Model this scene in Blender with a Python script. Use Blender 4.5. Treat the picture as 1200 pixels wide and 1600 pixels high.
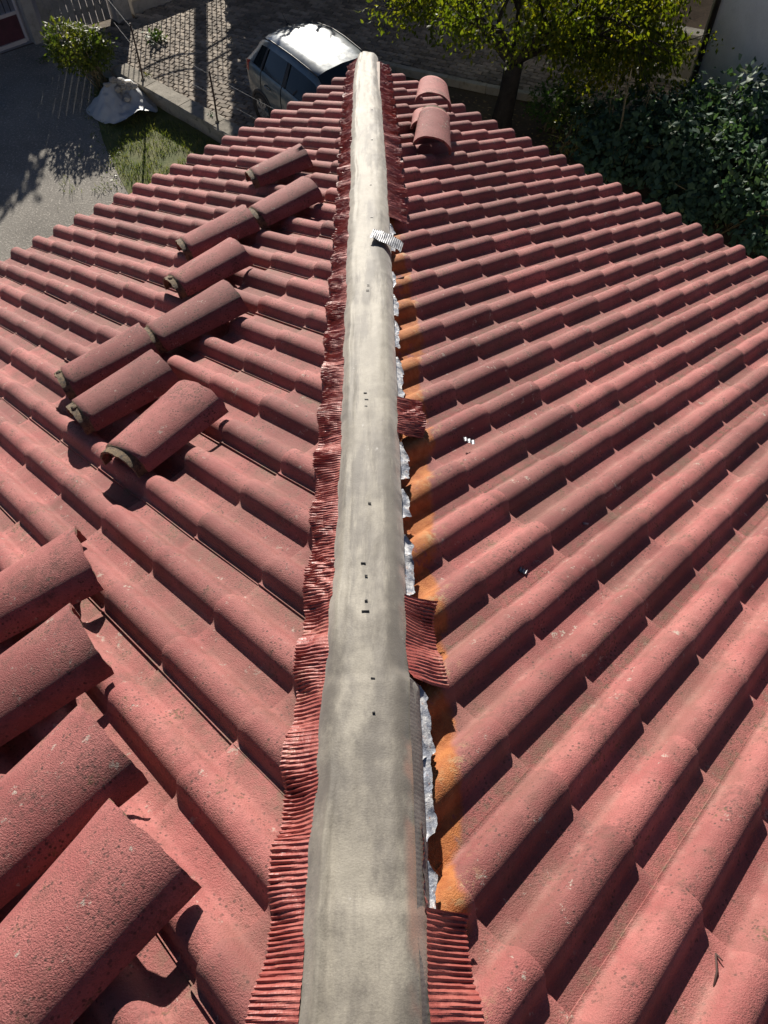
import bpy, bmesh, math, random
from mathutils import Vector, Matrix, noise
random.seed(7)
SC = bpy.context.scene
for o in list(bpy.data.objects):
    bpy.data.objects.remove(o)
COL = SC.collection

# ------------------------------------------------------------------ camera
cam_d = bpy.data.cameras.new('camera'); cam = bpy.data.objects.new('camera', cam_d); COL.objects.link(cam)
cam_d.sensor_fit = 'VERTICAL'; cam_d.sensor_height = 24.0; cam_d.lens = 1222.75 * 24.0 / 1600.0
cam_d.clip_start = 0.05; cam_d.clip_end = 1000
cam.matrix_world = Matrix(((0.99993575, 0.01040122, 0.00450625, 0.08247),
                           (-0.00622484, 0.83609102, -0.54855543, -6.18789),
                           (-0.00947328, 0.54849214, 0.83610205, 3.09645),
                           (0, 0, 0, 1)))
SC.camera = cam

# ------------------------------------------------------------------ light
SUN_AZ, SUN_EL = math.radians(-7.0), math.radians(22.5)      # azimuth from +Y towards +X
world = bpy.data.worlds.new('World'); SC.world = world; world.use_nodes = True
wn = world.node_tree; wn.nodes.clear()
sky = wn.nodes.new('ShaderNodeTexSky'); sky.sky_type = 'NISHITA'; sky.sun_disc = False
sky.sun_elevation = SUN_EL; sky.sun_rotation = SUN_AZ
sky.air_density = 0.35; sky.dust_density = 0.2; sky.ozone_density = 1.0
bg = wn.nodes.new('ShaderNodeBackground'); bg.inputs['Strength'].default_value = 0.052
wo = wn.nodes.new('ShaderNodeOutputWorld')
wn.links.new(sky.outputs[0], bg.inputs[0]); wn.links.new(bg.outputs[0], wo.inputs[0])
sun_d = bpy.data.lights.new('sun', 'SUN'); sun_d.energy = 5.0; sun_d.angle = math.radians(0.5); sun_d.color = (1.0, 0.93, 0.83)
sun = bpy.data.objects.new('sun', sun_d); COL.objects.link(sun)
SUN = Vector((math.sin(SUN_AZ) * math.cos(SUN_EL), math.cos(SUN_AZ) * math.cos(SUN_EL), math.sin(SUN_EL)))
sun.rotation_euler = SUN.to_track_quat('Z', 'Y').to_euler(); sun.location = SUN * 40
SC.view_settings.view_transform = 'Standard'; SC.view_settings.look = 'None'
SC.view_settings.exposure = 0.80; SC.view_settings.gamma = 1.0
try: SC.view_settings.use_curve_mapping = False
except Exception: pass

# ------------------------------------------------------------------ helpers
R2 = 2 ** -0.5
GZ = -4.6                                   # ground level; the eaves are at z = 0
TH = {1: 0.38386, -1: 0.38752}              # pitch of the right and the left roof slope
GA = {1: 0.31492, -1: 0.32056}              # tile gauge
U0 = {1: 0.93211, -1: 0.40}                 # first roll crest seen at the eave
def frame(S):
    th = TH[S]
    eu = Vector((S * R2, -R2, 0)); ev = Vector((-S * R2 * math.cos(th), -R2 * math.cos(th), math.sin(th)))
    n = Vector((S * math.sin(th) * R2, math.sin(th) * R2, math.cos(th)))
    return eu, ev, n
def on_roof(S, u, v, n=0.0):
    eu, ev, nn = frame(S); return eu * u + ev * v + nn * n

class MB:
    """collects vertices and faces of one mesh"""
    def __init__(s): s.v = []; s.f = []; s.sm = []; s.mi = []
    def vert(s, p): s.v.append(tuple(p)); return len(s.v) - 1
    def face(s, idx, smooth=False, mi=0): s.f.append(tuple(idx)); s.sm.append(smooth); s.mi.append(mi)
    def quad(s, a, b, c, d, smooth=False, mi=0):
        i = len(s.v); s.v += [tuple(a), tuple(b), tuple(c), tuple(d)]; s.face((i, i+1, i+2, i+3), smooth, mi)
    def grid(s, rows, smooth=True, mi=0, closed=False, flip=False):
        b = len(s.v); m = len(rows[0])
        for r in rows: s.v += [tuple(p) for p in r]
        for i in range(len(rows) - 1):
            for j in range(m if closed else m - 1):
                k = (j + 1) % m
                q = (b + i*m + j, b + i*m + k, b + (i+1)*m + k, b + (i+1)*m + j)
                s.face(q[::-1] if flip else q, smooth, mi)
        return b
    def box(s, c, d, M=None, mi=0, bevel=0.0):
        c = Vector(c); d = Vector(d) / 2
        pts = []
        for z in (-1, 1):
            for y in (-1, 1):
                for x in (-1, 1):
                    p = Vector((x*d.x, y*d.y, z*d.z))
                    p = (M @ p if M else p) + c
                    pts.append(p)
        b = len(s.v); s.v += [tuple(p) for p in pts]
        for q in ((0,2,3,1),(4,5,7,6),(0,1,5,4),(2,6,7,3),(0,4,6,2),(1,3,7,5)): s.face([b+i for i in q], False, mi)
    def tube(s, pts, rad, n=8, mi=0, cap=True):
        pts = [Vector(p) for p in pts]
        if not isinstance(rad, (list, tuple)): rad = [rad] * len(pts)
        rows = []; up = None
        for i, p in enumerate(pts):
            t = (pts[min(i+1, len(pts)-1)] - pts[max(i-1, 0)]).normalized()
            if up is None: up = Vector((0,0,1)) if abs(t.z) < 0.9 else Vector((1,0,0))
            a = t.cross(up).normalized(); bb = a.cross(t).normalized(); up = bb
            rows.append([p + (a*math.cos(2*math.pi*k/n) + bb*math.sin(2*math.pi*k/n)) * rad[i] for k in range(n)])
        b = s.grid(rows, True, mi, closed=True)
        if cap:
            s.face([b+k for k in range(n)][::-1], False, mi); e = b + (len(pts)-1)*n; s.face([e+k for k in range(n)], False, mi)
    def mesh(s, name, mats):
        me = bpy.data.meshes.new(name); me.from_pydata(s.v, [], s.f); me.update()
        me.polygons.foreach_set('use_smooth', s.sm); me.polygons.foreach_set('material_index', s.mi)
        for m in (mats if isinstance(mats, (list, tuple)) else [mats]): me.materials.append(m)
        return me
    def build(s, name, mats, parent=None, M=None):
        return put(name, s.mesh(name, mats), parent, M)
def put(name, me, parent=None, M=None):
    o = bpy.data.objects.new(name, me); COL.objects.link(o)
    if M is not None: o.matrix_world = M
    if parent is not None:
        o.parent = parent; o.matrix_parent_inverse = parent_world(parent).inverted()
    return o
def parent_world(o):
    M = o.matrix_basis.copy()
    return (parent_world(o.parent) @ o.matrix_parent_inverse @ M) if o.parent else M
def thing(name, loc, label, cat, group=None, M=None):
    o = bpy.data.objects.new(name, None); COL.objects.link(o); o.empty_display_size = 0.2
    if M is not None: o.matrix_world = M
    else: o.location = loc
    return tag(o, label, cat, group)
def tag(o, label=None, cat=None, group=None, kind=None):
    if label: o['label'] = label
    if cat: o['category'] = cat
    if group: o['group'] = group
    if kind: o['kind'] = kind
    return o
def fn(x, y=0.0, z=0.0): return noise.noise(Vector((x, y, z)))

# ------------------------------------------------------------------ materials
class NT:
    def __init__(s, name):
        s.m = bpy.data.materials.new(name); s.m.use_nodes = True; s.t = s.m.node_tree; s.t.nodes.clear()
        s.o = s.t.nodes.new('ShaderNodeOutputMaterial'); s.b = s.t.nodes.new('ShaderNodeBsdfPrincipled')
        s.t.links.new(s.b.outputs[0], s.o.inputs[0]); s._p = None
    def L(s, a, b): s.t.links.new(a, b)
    def pos(s):
        if s._p is None: s._p = s.t.nodes.new('ShaderNodeNewGeometry').outputs['Position']
        return s._p
    def objco(s): return s.t.nodes.new('ShaderNodeTexCoord').outputs['Object']
    def vmul(s, vec, k):
        n = s.t.nodes.new('ShaderNodeVectorMath'); n.operation = 'MULTIPLY'; s.L(vec, n.inputs[0]); n.inputs[1].default_value = k; return n.outputs[0]
    def vadd(s, a, b):
        n = s.t.nodes.new('ShaderNodeVectorMath'); n.operation = 'ADD'; s.L(a, n.inputs[0]); s.L(b, n.inputs[1]); return n.outputs[0]
    def noise(s, vec, scale, detail=3, rough=0.6, col=False):
        n = s.t.nodes.new('ShaderNodeTexNoise'); n.inputs['Scale'].default_value = scale; n.inputs['Detail'].default_value = detail
        n.inputs['Roughness'].default_value = rough; s.L(vec, n.inputs['Vector']); return n.outputs[1 if col else 0]
    def voro(s, vec, scale, feat='F1', rnd=1.0, out='Distance'):
        n = s.t.nodes.new('ShaderNodeTexVoronoi'); n.feature = feat; n.inputs['Scale'].default_value = scale
        n.inputs['Randomness'].default_value = rnd; s.L(vec, n.inputs['Vector']); return n.outputs[out]
    def ramp(s, x, a, b, v0=0.0, v1=1.0):
        n = s.t.nodes.new('ShaderNodeMapRange'); n.interpolation_type = 'SMOOTHSTEP'
        n.inputs['From Min'].default_value = a; n.inputs['From Max'].default_value = b
        n.inputs['To Min'].default_value = v0; n.inputs['To Max'].default_value = v1
        s.L(x, n.inputs['Value']); return n.outputs[0]
    def math(s, op, a, b=None):
        n = s.t.nodes.new('ShaderNodeMath'); n.operation = op
        for k, x in enumerate((a, b)):
            if x is None: continue
            if isinstance(x, (int, float)): n.inputs[k].default_value = x
            else: s.L(x, n.inputs[k])
        return n.outputs[0]
    def mix(s, f, a, b, mode='MIX'):
        n = s.t.nodes.new('ShaderNodeMix'); n.data_type = 'RGBA'; n.blend_type = mode
        if isinstance(f, (int, float)): n.inputs[0].default_value = f
        else: s.L(f, n.inputs[0])
        for k, x in ((6, a), (7, b)):
            if isinstance(x, tuple): n.inputs[k].default_value = (*x, 1)
            else: s.L(x, n.inputs[k])
        return n.outputs[2]
    def sep(s, v):
        n = s.t.nodes.new('ShaderNodeSeparateXYZ'); s.L(v, n.inputs[0]); return n.outputs
    def attr(s, name):
        n = s.t.nodes.new('ShaderNodeAttribute'); n.attribute_name = name; return n.outputs['Fac']
    def objrand(s): return s.t.nodes.new('ShaderNodeObjectInfo').outputs['Random']
    def base(s, c): 
        if isinstance(c, tuple): s.b.inputs['Base Color'].default_value = (*c, 1)
        else: s.L(c, s.b.inputs['Base Color'])
    def set(s, **k):
        for a, v in k.items(): 
            i = s.b.inputs[a.replace('_', ' ')]
            if isinstance(v, (int, float, tuple)): i.default_value = v
            else: s.L(v, i)
    def bump(s, h, strength=0.5, dist=0.01):
        n = s.t.nodes.new('ShaderNodeBump'); n.inputs['Strength'].default_value = strength; n.inputs['Distance'].default_value = dist
        s.L(h, n.inputs['Height']); s.L(n.outputs[0], s.b.inputs['Normal'])
    def brandom(s, c, amt=0.2):
        r = s.ramp(s.objrand(), 0, 1, 1 - amt, 1 + amt)
        n = s.t.nodes.new('ShaderNodeVectorMath'); n.operation = 'SCALE'; s.L(c, n.inputs[0]); s.L(r, n.inputs['Scale']); return n.outputs[0]

def mat_simple(name, c, rough=0.6, metal=0.0, var=0.25, scale=6.0, bump=0.0, bscale=60, spec=0.5):
    n = NT(name); p = n.pos()
    f = n.ramp(n.noise(p, scale, 5), 0.3, 0.7)
    n.base(n.mix(f, tuple(x*(1-var) for x in c), tuple(min(1, x*(1+var)) for x in c)))
    n.set(Roughness=rough, Metallic=metal, Specular_IOR_Level=spec)
    if bump: n.bump(n.noise(p, bscale, 4), bump, 0.01)
    return n.m

def mat_tile(name, cap=False):
    n = NT(name); p = n.objco() if cap else n.pos()
    if cap:
        # every cap gets its own patch of the texture
        add = n.t.nodes.new('ShaderNodeVectorMath'); add.operation = 'ADD'; n.L(p, add.inputs[0])
        sc = n.t.nodes.new('ShaderNodeVectorMath'); sc.operation = 'SCALE'; sc.inputs[0].default_value = (13, 7, 5); n.L(n.objrand(), sc.inputs['Scale'])
        n.L(sc.outputs[0], add.inputs[1]); p = add.outputs[0]
    c = n.mix(n.ramp(n.noise(p, 7, 4), 0.3, 0.7), (0.255, 0.074, 0.069), (0.340, 0.120, 0.108))
    c = n.brandom(c, 0.21)
    blot = n.ramp(n.noise(p, 16, 7, 0.75), 0.48, 0.70)                   # worn, dirty blotches
    c = n.mix(n.math('MULTIPLY', blot, 0.60), c, (0.1406, 0.06068, 0.04588))
    grit = n.ramp(n.noise(p, 240, 3, 0.75), 0.54, 0.68)
    c = n.mix(n.math('MULTIPLY', grit, 0.85 if cap else 0.55), c, (0.0814, 0.03108, 0.0296))
    pale = n.ramp(n.noise(p, 240, 2, 0.6), 0.60, 0.74)
    c = n.mix(n.math('MULTIPLY', pale, 0.35), c, (0.4292, 0.1924, 0.1554))
    # dark pin-point soot dots, gathered in patches
    dots = n.math('MULTIPLY', n.ramp(n.voro(p, 95), 0.34, 0.20), n.ramp(n.noise(p, 14, 5, 0.7), 0.42, 0.60))
    c = n.mix(n.math('MULTIPLY', dots, 0.75), c, (0.037, 0.0222, 0.0185))
    # olive moss smudges and white lichen spots
    moss = n.math('MULTIPLY', n.ramp(n.noise(p, 14, 5, 0.65), 0.60, 0.69), n.ramp(n.noise(p, 150, 3), 0.42, 0.6))
    c = n.mix(n.math('MULTIPLY', moss, 0.8), c, (0.1036, 0.074, 0.0333))
    lich = n.math('MULTIPLY', n.ramp(n.noise(p, 27, 6, 0.8), 0.605, 0.645), n.ramp(n.noise(p, 4.5, 3), 0.46, 0.55))
    c = n.mix(n.math('MULTIPLY', lich, 0.75), c, (0.4292, 0.3848, 0.3256))
    soot = n.math('MULTIPLY', n.ramp(n.noise(p, 6, 5, 0.7), 0.50, 0.66), n.ramp(n.noise(p, 110, 4, 0.75), 0.44, 0.60))
    c = n.mix(n.math('MULTIPLY', soot, 0.65 if cap else 0.5), c, (0.0555, 0.03108, 0.02516))
    if not cap:
        val = n.attr('valley')
        dust = n.math('MULTIPLY', n.math('MULTIPLY', val, n.ramp(n.noise(p, 12, 5, 0.7), 0.42, 0.66)), 0.55)
        c = n.mix(dust, c, (0.4144, 0.222, 0.185))
        film_or_glare = n.math('MULTIPLY', n.math('SUBTRACT', 1.0, n.attr('crest')), n.ramp(n.noise(p, 5, 5, 0.65), 0.40, 0.66))
        c = n.mix(n.math('MULTIPLY', film_or_glare, 0.55), c, (0.1776, 0.0851, 0.06512))
        crust = n.math('MULTIPLY', n.attr('seam'), n.ramp(n.noise(p, 26, 5, 0.75), 0.47, 0.60))
        c = n.mix(n.math('MULTIPLY', crust, 0.8), c, (0.148, 0.111, 0.074))
        # bare orange concrete along the hip on the right where the flashing was torn away
        x, y, z = n.sep(n.pos())
        edge = n.math('ADD', x, n.math('MULTIPLY', n.math('SUBTRACT', n.noise(n.pos(), 9, 3), 0.5), 0.10))
        reach = n.ramp(y, -2.6, -4.2, 0.12, 0.205)
        reach = n.math('ADD', reach, 0.0)
        orange = n.ramp(n.math('SUBTRACT', edge, reach), 0.010, -0.010)
        orange = n.math('MULTIPLY', orange, n.ramp(x, 0.02, 0.04))
        orange = n.math('MULTIPLY', orange, n.ramp(n.noise(n.pos(), 7, 6, 0.65), 0.36, 0.42))
        oc = n.mix(n.ramp(n.noise(p, 30, 5, 0.7), 0.35, 0.65), (0.29, 0.085, 0.020), (0.40, 0.145, 0.042))
        c = n.mix(orange, c, oc)
        sand = n.math('MULTIPLY', n.ramp(n.math('ABSOLUTE', n.math('SUBTRACT', edge, n.math('ADD', reach, 0.0))), 0.06, 0.0),
                      n.ramp(n.noise(p, 40, 6, 0.8), 0.50, 0.62))
        sand = n.math('MULTIPLY', sand, n.ramp(y, -2.0, -3.4)); sand = n.math('MULTIPLY', sand, n.attr('crest'))
        c = n.mix(n.math('MULTIPLY', sand, 0.75), c, (0.3848, 0.2812, 0.148))
    else:
        rim = n.attr('rim')
        rc = n.mix(n.ramp(n.noise(p, 60, 5, 0.75), 0.42, 0.64), (0.17, 0.115, 0.06), (0.045, 0.032, 0.024))
        c = n.mix(n.ramp(n.math('ADD', rim, n.math('MULTIPLY', n.math('SUBTRACT', n.noise(p, 24, 5, 0.7), 0.5), 1.6)), 0.42, 0.72), c, rc)
    n.base(c)
    n.set(Roughness=0.76, Specular_IOR_Level=0.4, Sheen_Weight=0.03, Sheen_Roughness=0.4)
    h = n.math('ADD', n.noise(p, 340, 2, 0.7), n.math('MULTIPLY', n.noise(p, 120, 2, 0.5), 0.25))
    n.bump(h, 1.0, 0.0030 if cap else 0.0022)
    return n.m

M_TILE = mat_tile('red_painted_concrete'); M_CAP = mat_tile('red_cap_concrete', True)

# ------------------------------------------------------------------ roof tiles
HALF = [(0, .0420), (0.010, .0413), (0.0185, .0385), (0.0265, .0325), (0.033, .0240), (0.0375, .0150), (0.042, .0070), (0.0475, .0018), (0.055, 0)]
PROF = [(-0.075, 0)] + [(-x, z) for x, z in HALF[:0:-1]] + HALF
RH = 0.042
def tile_mesh(g, name='roof_tile'):
    pr = []                                              # (x, height, valley, seam, crest)
    for cx, last in ((0.095, False), (0.245, True)):
        for x, z in PROF:
            if not last and x < -0.07: x, z = -0.112, -0.001
            if last and x > 0.05: x, z = 0.055, .0040
            d = abs(x)
            val = max(0, 1 - abs(x - 0.050) / 0.016)
            pr.append((cx + x, z, val, 0.0, max(0, 1 - d / 0.04)))
    y1 = g + 0.045
    ys = [0.0, 0.005, 0.03, g * 0.35, g * 0.7, g, y1]
    def top(x, z, y):
        k = 1.0 - 0.065 * (y / g)
        e = -0.0035 if y == 0.0 else 0.0
        return Vector((x, y, -RH + z * k - 0.0135 * y / g + e))
    m = MB(); vals = []
    rows = [[top(x, z, y) for x, z, *_ in pr] for y in ys]
    m.grid(rows, True, flip=True)
    for y in ys: vals += [(q[2], 0.0, q[4]) for q in pr]
    # lower end: thickness, and the right hand lap with its little step
    th = 0.0128
    b = m.grid([[p + Vector((0, 0.002, -th)) for p in rows[0]], rows[0]], False, flip=True); vals += [(0, 0, 0)] * (2 * len(pr))
    lap = [r[-1] for r in rows]
    m.grid([lap, [p + Vector((0.001, 0, -0.006)) for p in lap]], False, flip=True); vals += [(0.5, 1, 0)] * (2 * len(lap))
    me = m.mesh(name, M_TILE)
    for k, nm in enumerate(('valley', 'seam', 'crest')):
        a = me.attributes.new(nm, 'FLOAT', 'POINT'); a.data.foreach_set('value', [v[k] for v in vals])
    a = me.attributes['seam'].data
    n0 = len(pr)
    for i in range(len(ys)): a[i * n0 + n0 - 1].value = 1.0; a[i*n0].value = 1.0
    # flip check: the top must look up
    return me
def tile_matrix(S, uo, v, n=0.0):
    eu, ev, nn = frame(S); ex = -eu if S > 0 else eu
    o = on_roof(S, uo, v, n)
    return Matrix(((ex.x, ev.x, nn.x, o.x), (ex.y, ev.y, nn.y, o.y), (ex.z, ev.z, nn.z, o.z), (0, 0, 0, 1)))
CAMI = cam.matrix_world.inverted(); FPX = 1222.75
def in_view(P, mx=70):
    q = CAMI @ P
    if q.z > -0.1: return False
    return -mx < 600 + FPX * q.x / -q.z < 1200 + mx and -mx < 800 - FPX * q.y / -q.z < 1600 + mx

house = thing('house', (0, -4, GZ), 'house under the photographer with a red double-roll tiled hip roof', 'house')
wall_m = mat_simple('house_render', (0.55, 0.50, 0.42), 0.9, var=0.1)
wood_m = mat_simple('fascia_wood', (0.12, 0.07, 0.045), 0.7)
def plan(S, u, d=0.0): return Vector((S * R2 * u, -R2 * u, 0)) + Vector((-S * R2, -R2, 0)) * d
m = MB()
for S in (1, -1):
    a, b = plan(S, 0.0, 0.45), plan(S, 9.0, 0.45)
    n_ = Vector((S * R2, R2, 0)) * 0.14
    q = [Vector((0, -0.64, 0)), b, b - n_ * 2, Vector((0, -1.05, 0))]
    for z0, z1 in ((GZ, -0.16),):
        m.grid([[Vector((p.x, p.y, z)) for p in (q if S < 0 else q)] for z in (z0, z1)], False, closed=True)
m.build('wall', wall_m, house)
m = MB()
for S in (1, -1):
    ed = [on_roof(S, 0.02, 0.02, -0.075), on_roof(S, 9.2, 0.02, -0.075)]
    top = [Vector((0, -9.2, 0))]
    P = [on_roof(S, 0.0, 0.03, -0.075), on_roof(S, 9.2, 0.03, -0.075), on_roof(S, 9.2, 6.4, -0.075), on_roof(S, 6.4 * math.cos(TH[S]), 6.4, -0.075)]
    Q = [p - Vector((0, 0, 0.05)) for p in P]
    m.quad(*P); m.quad(*Q)
    for i in range(4): m.quad(P[i], P[(i+1) % 4], Q[(i+1) % 4], Q[i])
deck = m.build('roof_deck', wood_m, house)
m = MB()
for S in (1, -1):
    a, b = plan(S, 0.03, 0.05), plan(S, 9.2, 0.05)
    c = (a + b) / 2; c.z = -0.13
    M = Matrix.Rotation(math.atan2((b - a).y, (b - a).x), 3, 'Z')
    m.box(c, ((b - a).length, 0.03, 0.16), M)
m.build('fascia_board', wood_m, house)

TILES = {}; n_vis = 0
ROWS = 20
rest = bmesh.new(); rest_n = 0
rr = random.Random(3)
for S in (1, -1):
    g = GA[S]; me = tile_mesh(g); cosT = math.cos(TH[S])
    for t in range(-4, 30):
        ub = U0[S] + 0.15 * (2 * t + 1)
        uo = ub + 0.245 if S > 0 else ub - 0.245
        ulo, uhi = (uo - 0.30, uo) if S > 0 else (uo, uo + 0.30)
        for j in range(ROWS):
            v = g * j
            if ulo < 0.0 and uhi < 0.02: continue
            if uhi - 0.02 < v * cosT: continue               # beyond the hip
            if ulo > 8.2: continue
            vis = any(in_view(on_roof(S, a, b, -0.02)) for a in (ulo, uhi) for b in (v, v + g))
            M = tile_matrix(S, uo, v + rr.uniform(-.005, .005), rr.uniform(-.0018, .0018))
            M = M @ Matrix.Rotation(rr.uniform(-.008, .008), 4, 'Z') @ Matrix.Rotation(rr.uniform(-.008, .008), 4, 'Y') @ Matrix.Rotation(rr.uniform(-.006, .006), 4, 'X')
            use = me
            if ulo < (v + g + 0.05) * cosT + 0.06:           # crosses the hip: cut it
                bm = bmesh.new(); bm.from_mesh(me)
                Mi = M.inverted(); co = Mi @ Vector((S * 0.022, 0, 0)); no = Mi.to_3x3() @ Vector((-S, 0, 0))
                bmesh.ops.bisect_plane(bm, geom=bm.verts[:] + bm.edges[:] + bm.faces[:], plane_co=co, plane_no=no, clear_outer=True)
                if len(bm.faces) < 2: bm.free(); continue
                use = bpy.data.meshes.new('roof_tile'); bm.to_mesh(use); bm.free(); use.materials.append(M_TILE)
            if vis:
                put('roof_tile', use, deck, M); n_vis += 1
            else:
                tmp = use.copy(); tmp.transform(M); rest.from_mesh(tmp); bpy.data.meshes.remove(tmp)
rm = bpy.data.meshes.new('roof_tiles'); rest.to_mesh(rm); rest.free(); rm.materials.append(M_TILE)
tag(put('roof_tiles', rm, deck), kind='stuff')
print('visible tiles', n_vis)

# ------------------------------------------------------------------ loose hip caps
def cap_mesh(L=0.358, seed=0, wk=1.0):
    rnd = random.Random(seed); m = MB(); rim = []
    N = 22; T = 0.013
    def sec(x, r, rag=0.0):
        out = []
        for i in range(N + 1):
            a = math.pi * i / N
            rr_ = r * (1 + 0.012 * math.sin(3 * a))
            out.append(Vector((x + rag * fn(i * 0.6 + seed * 9, x * 40), -rr_ * math.cos(a), r * 0.72 * math.sin(a) ** 0.9)))
        return out
    ro = lambda x: (0.108 + 0.024 * (x / L)) * wk
    xs = [0.0, 0.010, 0.020, 0.028, 0.031, 0.05, 0.12, 0.2, 0.28, 0.335, L]
    outer = []
    for x in xs:
        r = ro(x) - (0.009 if x < 0.029 else 0.0) + (0.002 if x >= 0.335 else 0)
        outer.append(sec(x, r, 0.006 if x in (0.0, L) else 0.0))
    inner = [sec(x, ro(x) - T - (0.006 if x < 0.029 else 0), 0.006 if x in (0.0, L) else 0.0) for x in xs]
    m.grid(outer, True); rim += [1.0 if x < 0.029 else (0.42 if x < 0.04 else (0.38 if x > L - 0.001 else 0.0)) for x in xs for _ in range(N + 1)]
    m.grid(inner, True, flip=True); rim += [0.6 if x < 0.05 else 0.2 for x in xs for _ in range(N + 1)]
    for k, (a, b) in enumerate(((outer[0], inner[0]), (outer[-1], inner[-1]))):
        m.grid([a, b], False, flip=(k == 0)); rim += [0.9 if k == 0 else 0.5] * (2 * (N + 1))
    for e in (0, -1):
        m.grid([[r[e] for r in outer], [r[e] for r in inner]], False, flip=(e == 0)); rim += [0.4] * (2 * len(xs))
    me = m.mesh('hip_cap_tile', M_CAP)
    a = me.attributes.new('rim', 'FLOAT', 'POINT'); a.data.foreach_set('value', rim)
    return me
def nib_mesh(seed):
    """lump of old mortar round the fixing hole of the collar"""
    bm = bmesh.new(); bmesh.ops.create_icosphere(bm, subdivisions=2, radius=1.0)
    for v in bm.verts:
        k = 1 + 0.35 * fn(v.co.x * 1.7 + seed * 5, v.co.y * 1.7, v.co.z * 1.7)
        v.co = Vector((v.co.x * 0.012 * k, v.co.y * 0.016 * k, v.co.z * 0.007 * k))
    for f in bm.faces: f.smooth = True
    me = bpy.data.meshes.new('mortar_lump'); bm.to_mesh(me); bm.free()
    return me
M_MORT = mat_simple('old_mortar', (0.15, 0.11, 0.07), 0.95, var=0.5, scale=90, bump=0.8, bscale=160)
CAPS = [  # slope, collar end (u, v), wide end (u, v), base height, label
    (-1, (2.091, 1.266), (1.778, 1.386), 0.0, 'loose red cap tile lying nearest the eave, top of the left row'),
    (-1, (2.472, 1.826), (2.137, 1.888), 0.0, 'loose red cap tile just below the topmost one, its collar under another cap'),
    (-1, (2.816, 1.691), (2.462, 1.802), 0.0, 'loose red cap tile pushed over the collar of the cap to its upper right'),
    (-1, (3.085, 2.051), (2.740, 2.105), 0.0, 'single loose red cap tile below the upper joined pair, open dirty end at left'),
    (-1, (3.402, 2.412), (3.026, 2.483), 0.0, 'upper cap tile of the lower joined pair, showing a mossy yellow collar'),
    (-1, (3.752, 2.323), (3.394, 2.404), 0.0, 'lower cap tile of the lower joined pair, pale chip on its left end'),
    (-1, (3.838, 2.644), (3.484, 2.685), 0.0, 'loose red cap tile squeezed between the joined pair and the lone tilted cap'),
    (-1, (3.885, 3.080), (3.536, 3.026), 0.0, 'lone tilted cap tile with white bird spots and a thick yellowish rim'),
    (-1, None, (4.136, 3.401), 0.0, 'big near cap tile cut by the left frame edge, highest of the lower four'),
    (-1, None, (4.269, 3.685), 0.0, 'near cap tile with pale lichen spot on its shaded flank, second of the lower four'),
    (-1, None, (4.372, 4.005), 0.0, 'near cap tile with a crusty ragged end, third of the lower four'),
    (-1, None, (4.420, 4.267), 0.0, 'nearest and largest cap tile in the bottom left corner, blue-white spot near its end'),
    (1, (1.405, 0.962), (1.643, 1.225), (0.10, 0.0), 'pale weathered cap tile with open yellow-rimmed mouth right of the ridge strip'),
    (1, (1.10, 0.640), (1.34, 0.910), (0.165, 0.125), 'pale weathered cap tile nearest the eave, resting on the open-mouthed one'),
    (1, (1.18, 0.725), (1.42, 0.99), 0.0, 'lowest cap tile of the small pile right of the ridge strip, mostly hidden'),
]
ANG = {8: 166, 9: 173.6, 10: -177.6, 11: -173}
for i, (S, A, B, n0, lab) in enumerate(CAPS):
    n0, n1 = n0 if isinstance(n0, tuple) else (n0, n0)
    if A is None:
        t = math.radians(ANG[i]); A = (B[0] - 0.358 * math.cos(t), B[1] - 0.358 * math.sin(t))
    a = on_roof(S, A[0], A[1], n0 + 0.004); b = on_roof(S, B[0], B[1], n1 + 0.002)
    ex = (b - a).normalized(); nn = frame(S)[2]; ey = nn.cross(ex).normalized(); ez = ex.cross(ey)
    M = Matrix(((ex.x, ey.x, ez.x, a.x), (ex.y, ey.y, ez.y, a.y), (ex.z, ey.z, ez.z, a.z), (0, 0, 0, 1)))
    t = thing('hip_cap_tile', None, lab, 'cap tile', 'loose hip cap tiles lying on the roof', M=M)
    put('cap_shell', cap_mesh((b - a).length if i not in ANG else 0.358, i, 0.86 if S > 0 else 1.0), t, M)
    if S < 0:
        nm = nib_mesh(i); nm.materials.append(M_MORT)
        if i in (3, 5, 6): put('mortar_lump', nm, t, M @ Matrix.Translation((0.018, 0.012 * (i % 3 - 1), 0.071)))

# ------------------------------------------------------------------ ridge roll along the hip
HT = 0.2872                                              # fall of the hip line
def lerp_tab(tab, y):
    if y >= tab[0][0]: return tab[0][1]
    for (a, p), (b, q) in zip(tab, tab[1:]):
        if y >= b: return p + (q - p) * (a - y) / (a - b)
    return tab[-1][1]
XL = [(-0.0, -.112), (-.48, -.123), (-1.36, -.111), (-2.59, -.086), (-3.72, -.068), (-4.62, -.051), (-5.17, -.043), (-5.55, -.044), (-5.86, -.050), (-6.19, -.056), (-9, -.06)]
XR = [(-0.0, .045), (-.48, .054), (-1.36, .076), (-2.59, .099), (-3.72, .109), (-4.62, .117), (-5.17, .120), (-5.60, .123), (-5.62, .138), (-6.19, .139), (-9, .14)]
def xl(y): return lerp_tab(XL, y)
def xr(y): return lerp_tab(XR, y)
def roll_h(u, S):
    d = abs(((u - U0[S]) / 0.15 + 0.5) % 1.0 - 0.5) * 0.15
    for (a, p), (b, q) in zip(HALF, HALF[1:]):
        if d <= b: return p + (q - p) * (d - a) / (b - a)
    return 0.0
def roof_z(x, y, valley=1.0):
    S = 1 if x >= 0 else -1
    d = -(S * x + y) * R2; v = d / math.cos(TH[S]); u = (S * x - y) * R2
    return v * math.sin(TH[S]) + (roll_h(u, S) - RH) * valley / math.cos(TH[S])
EDGE = 0.016
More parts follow.
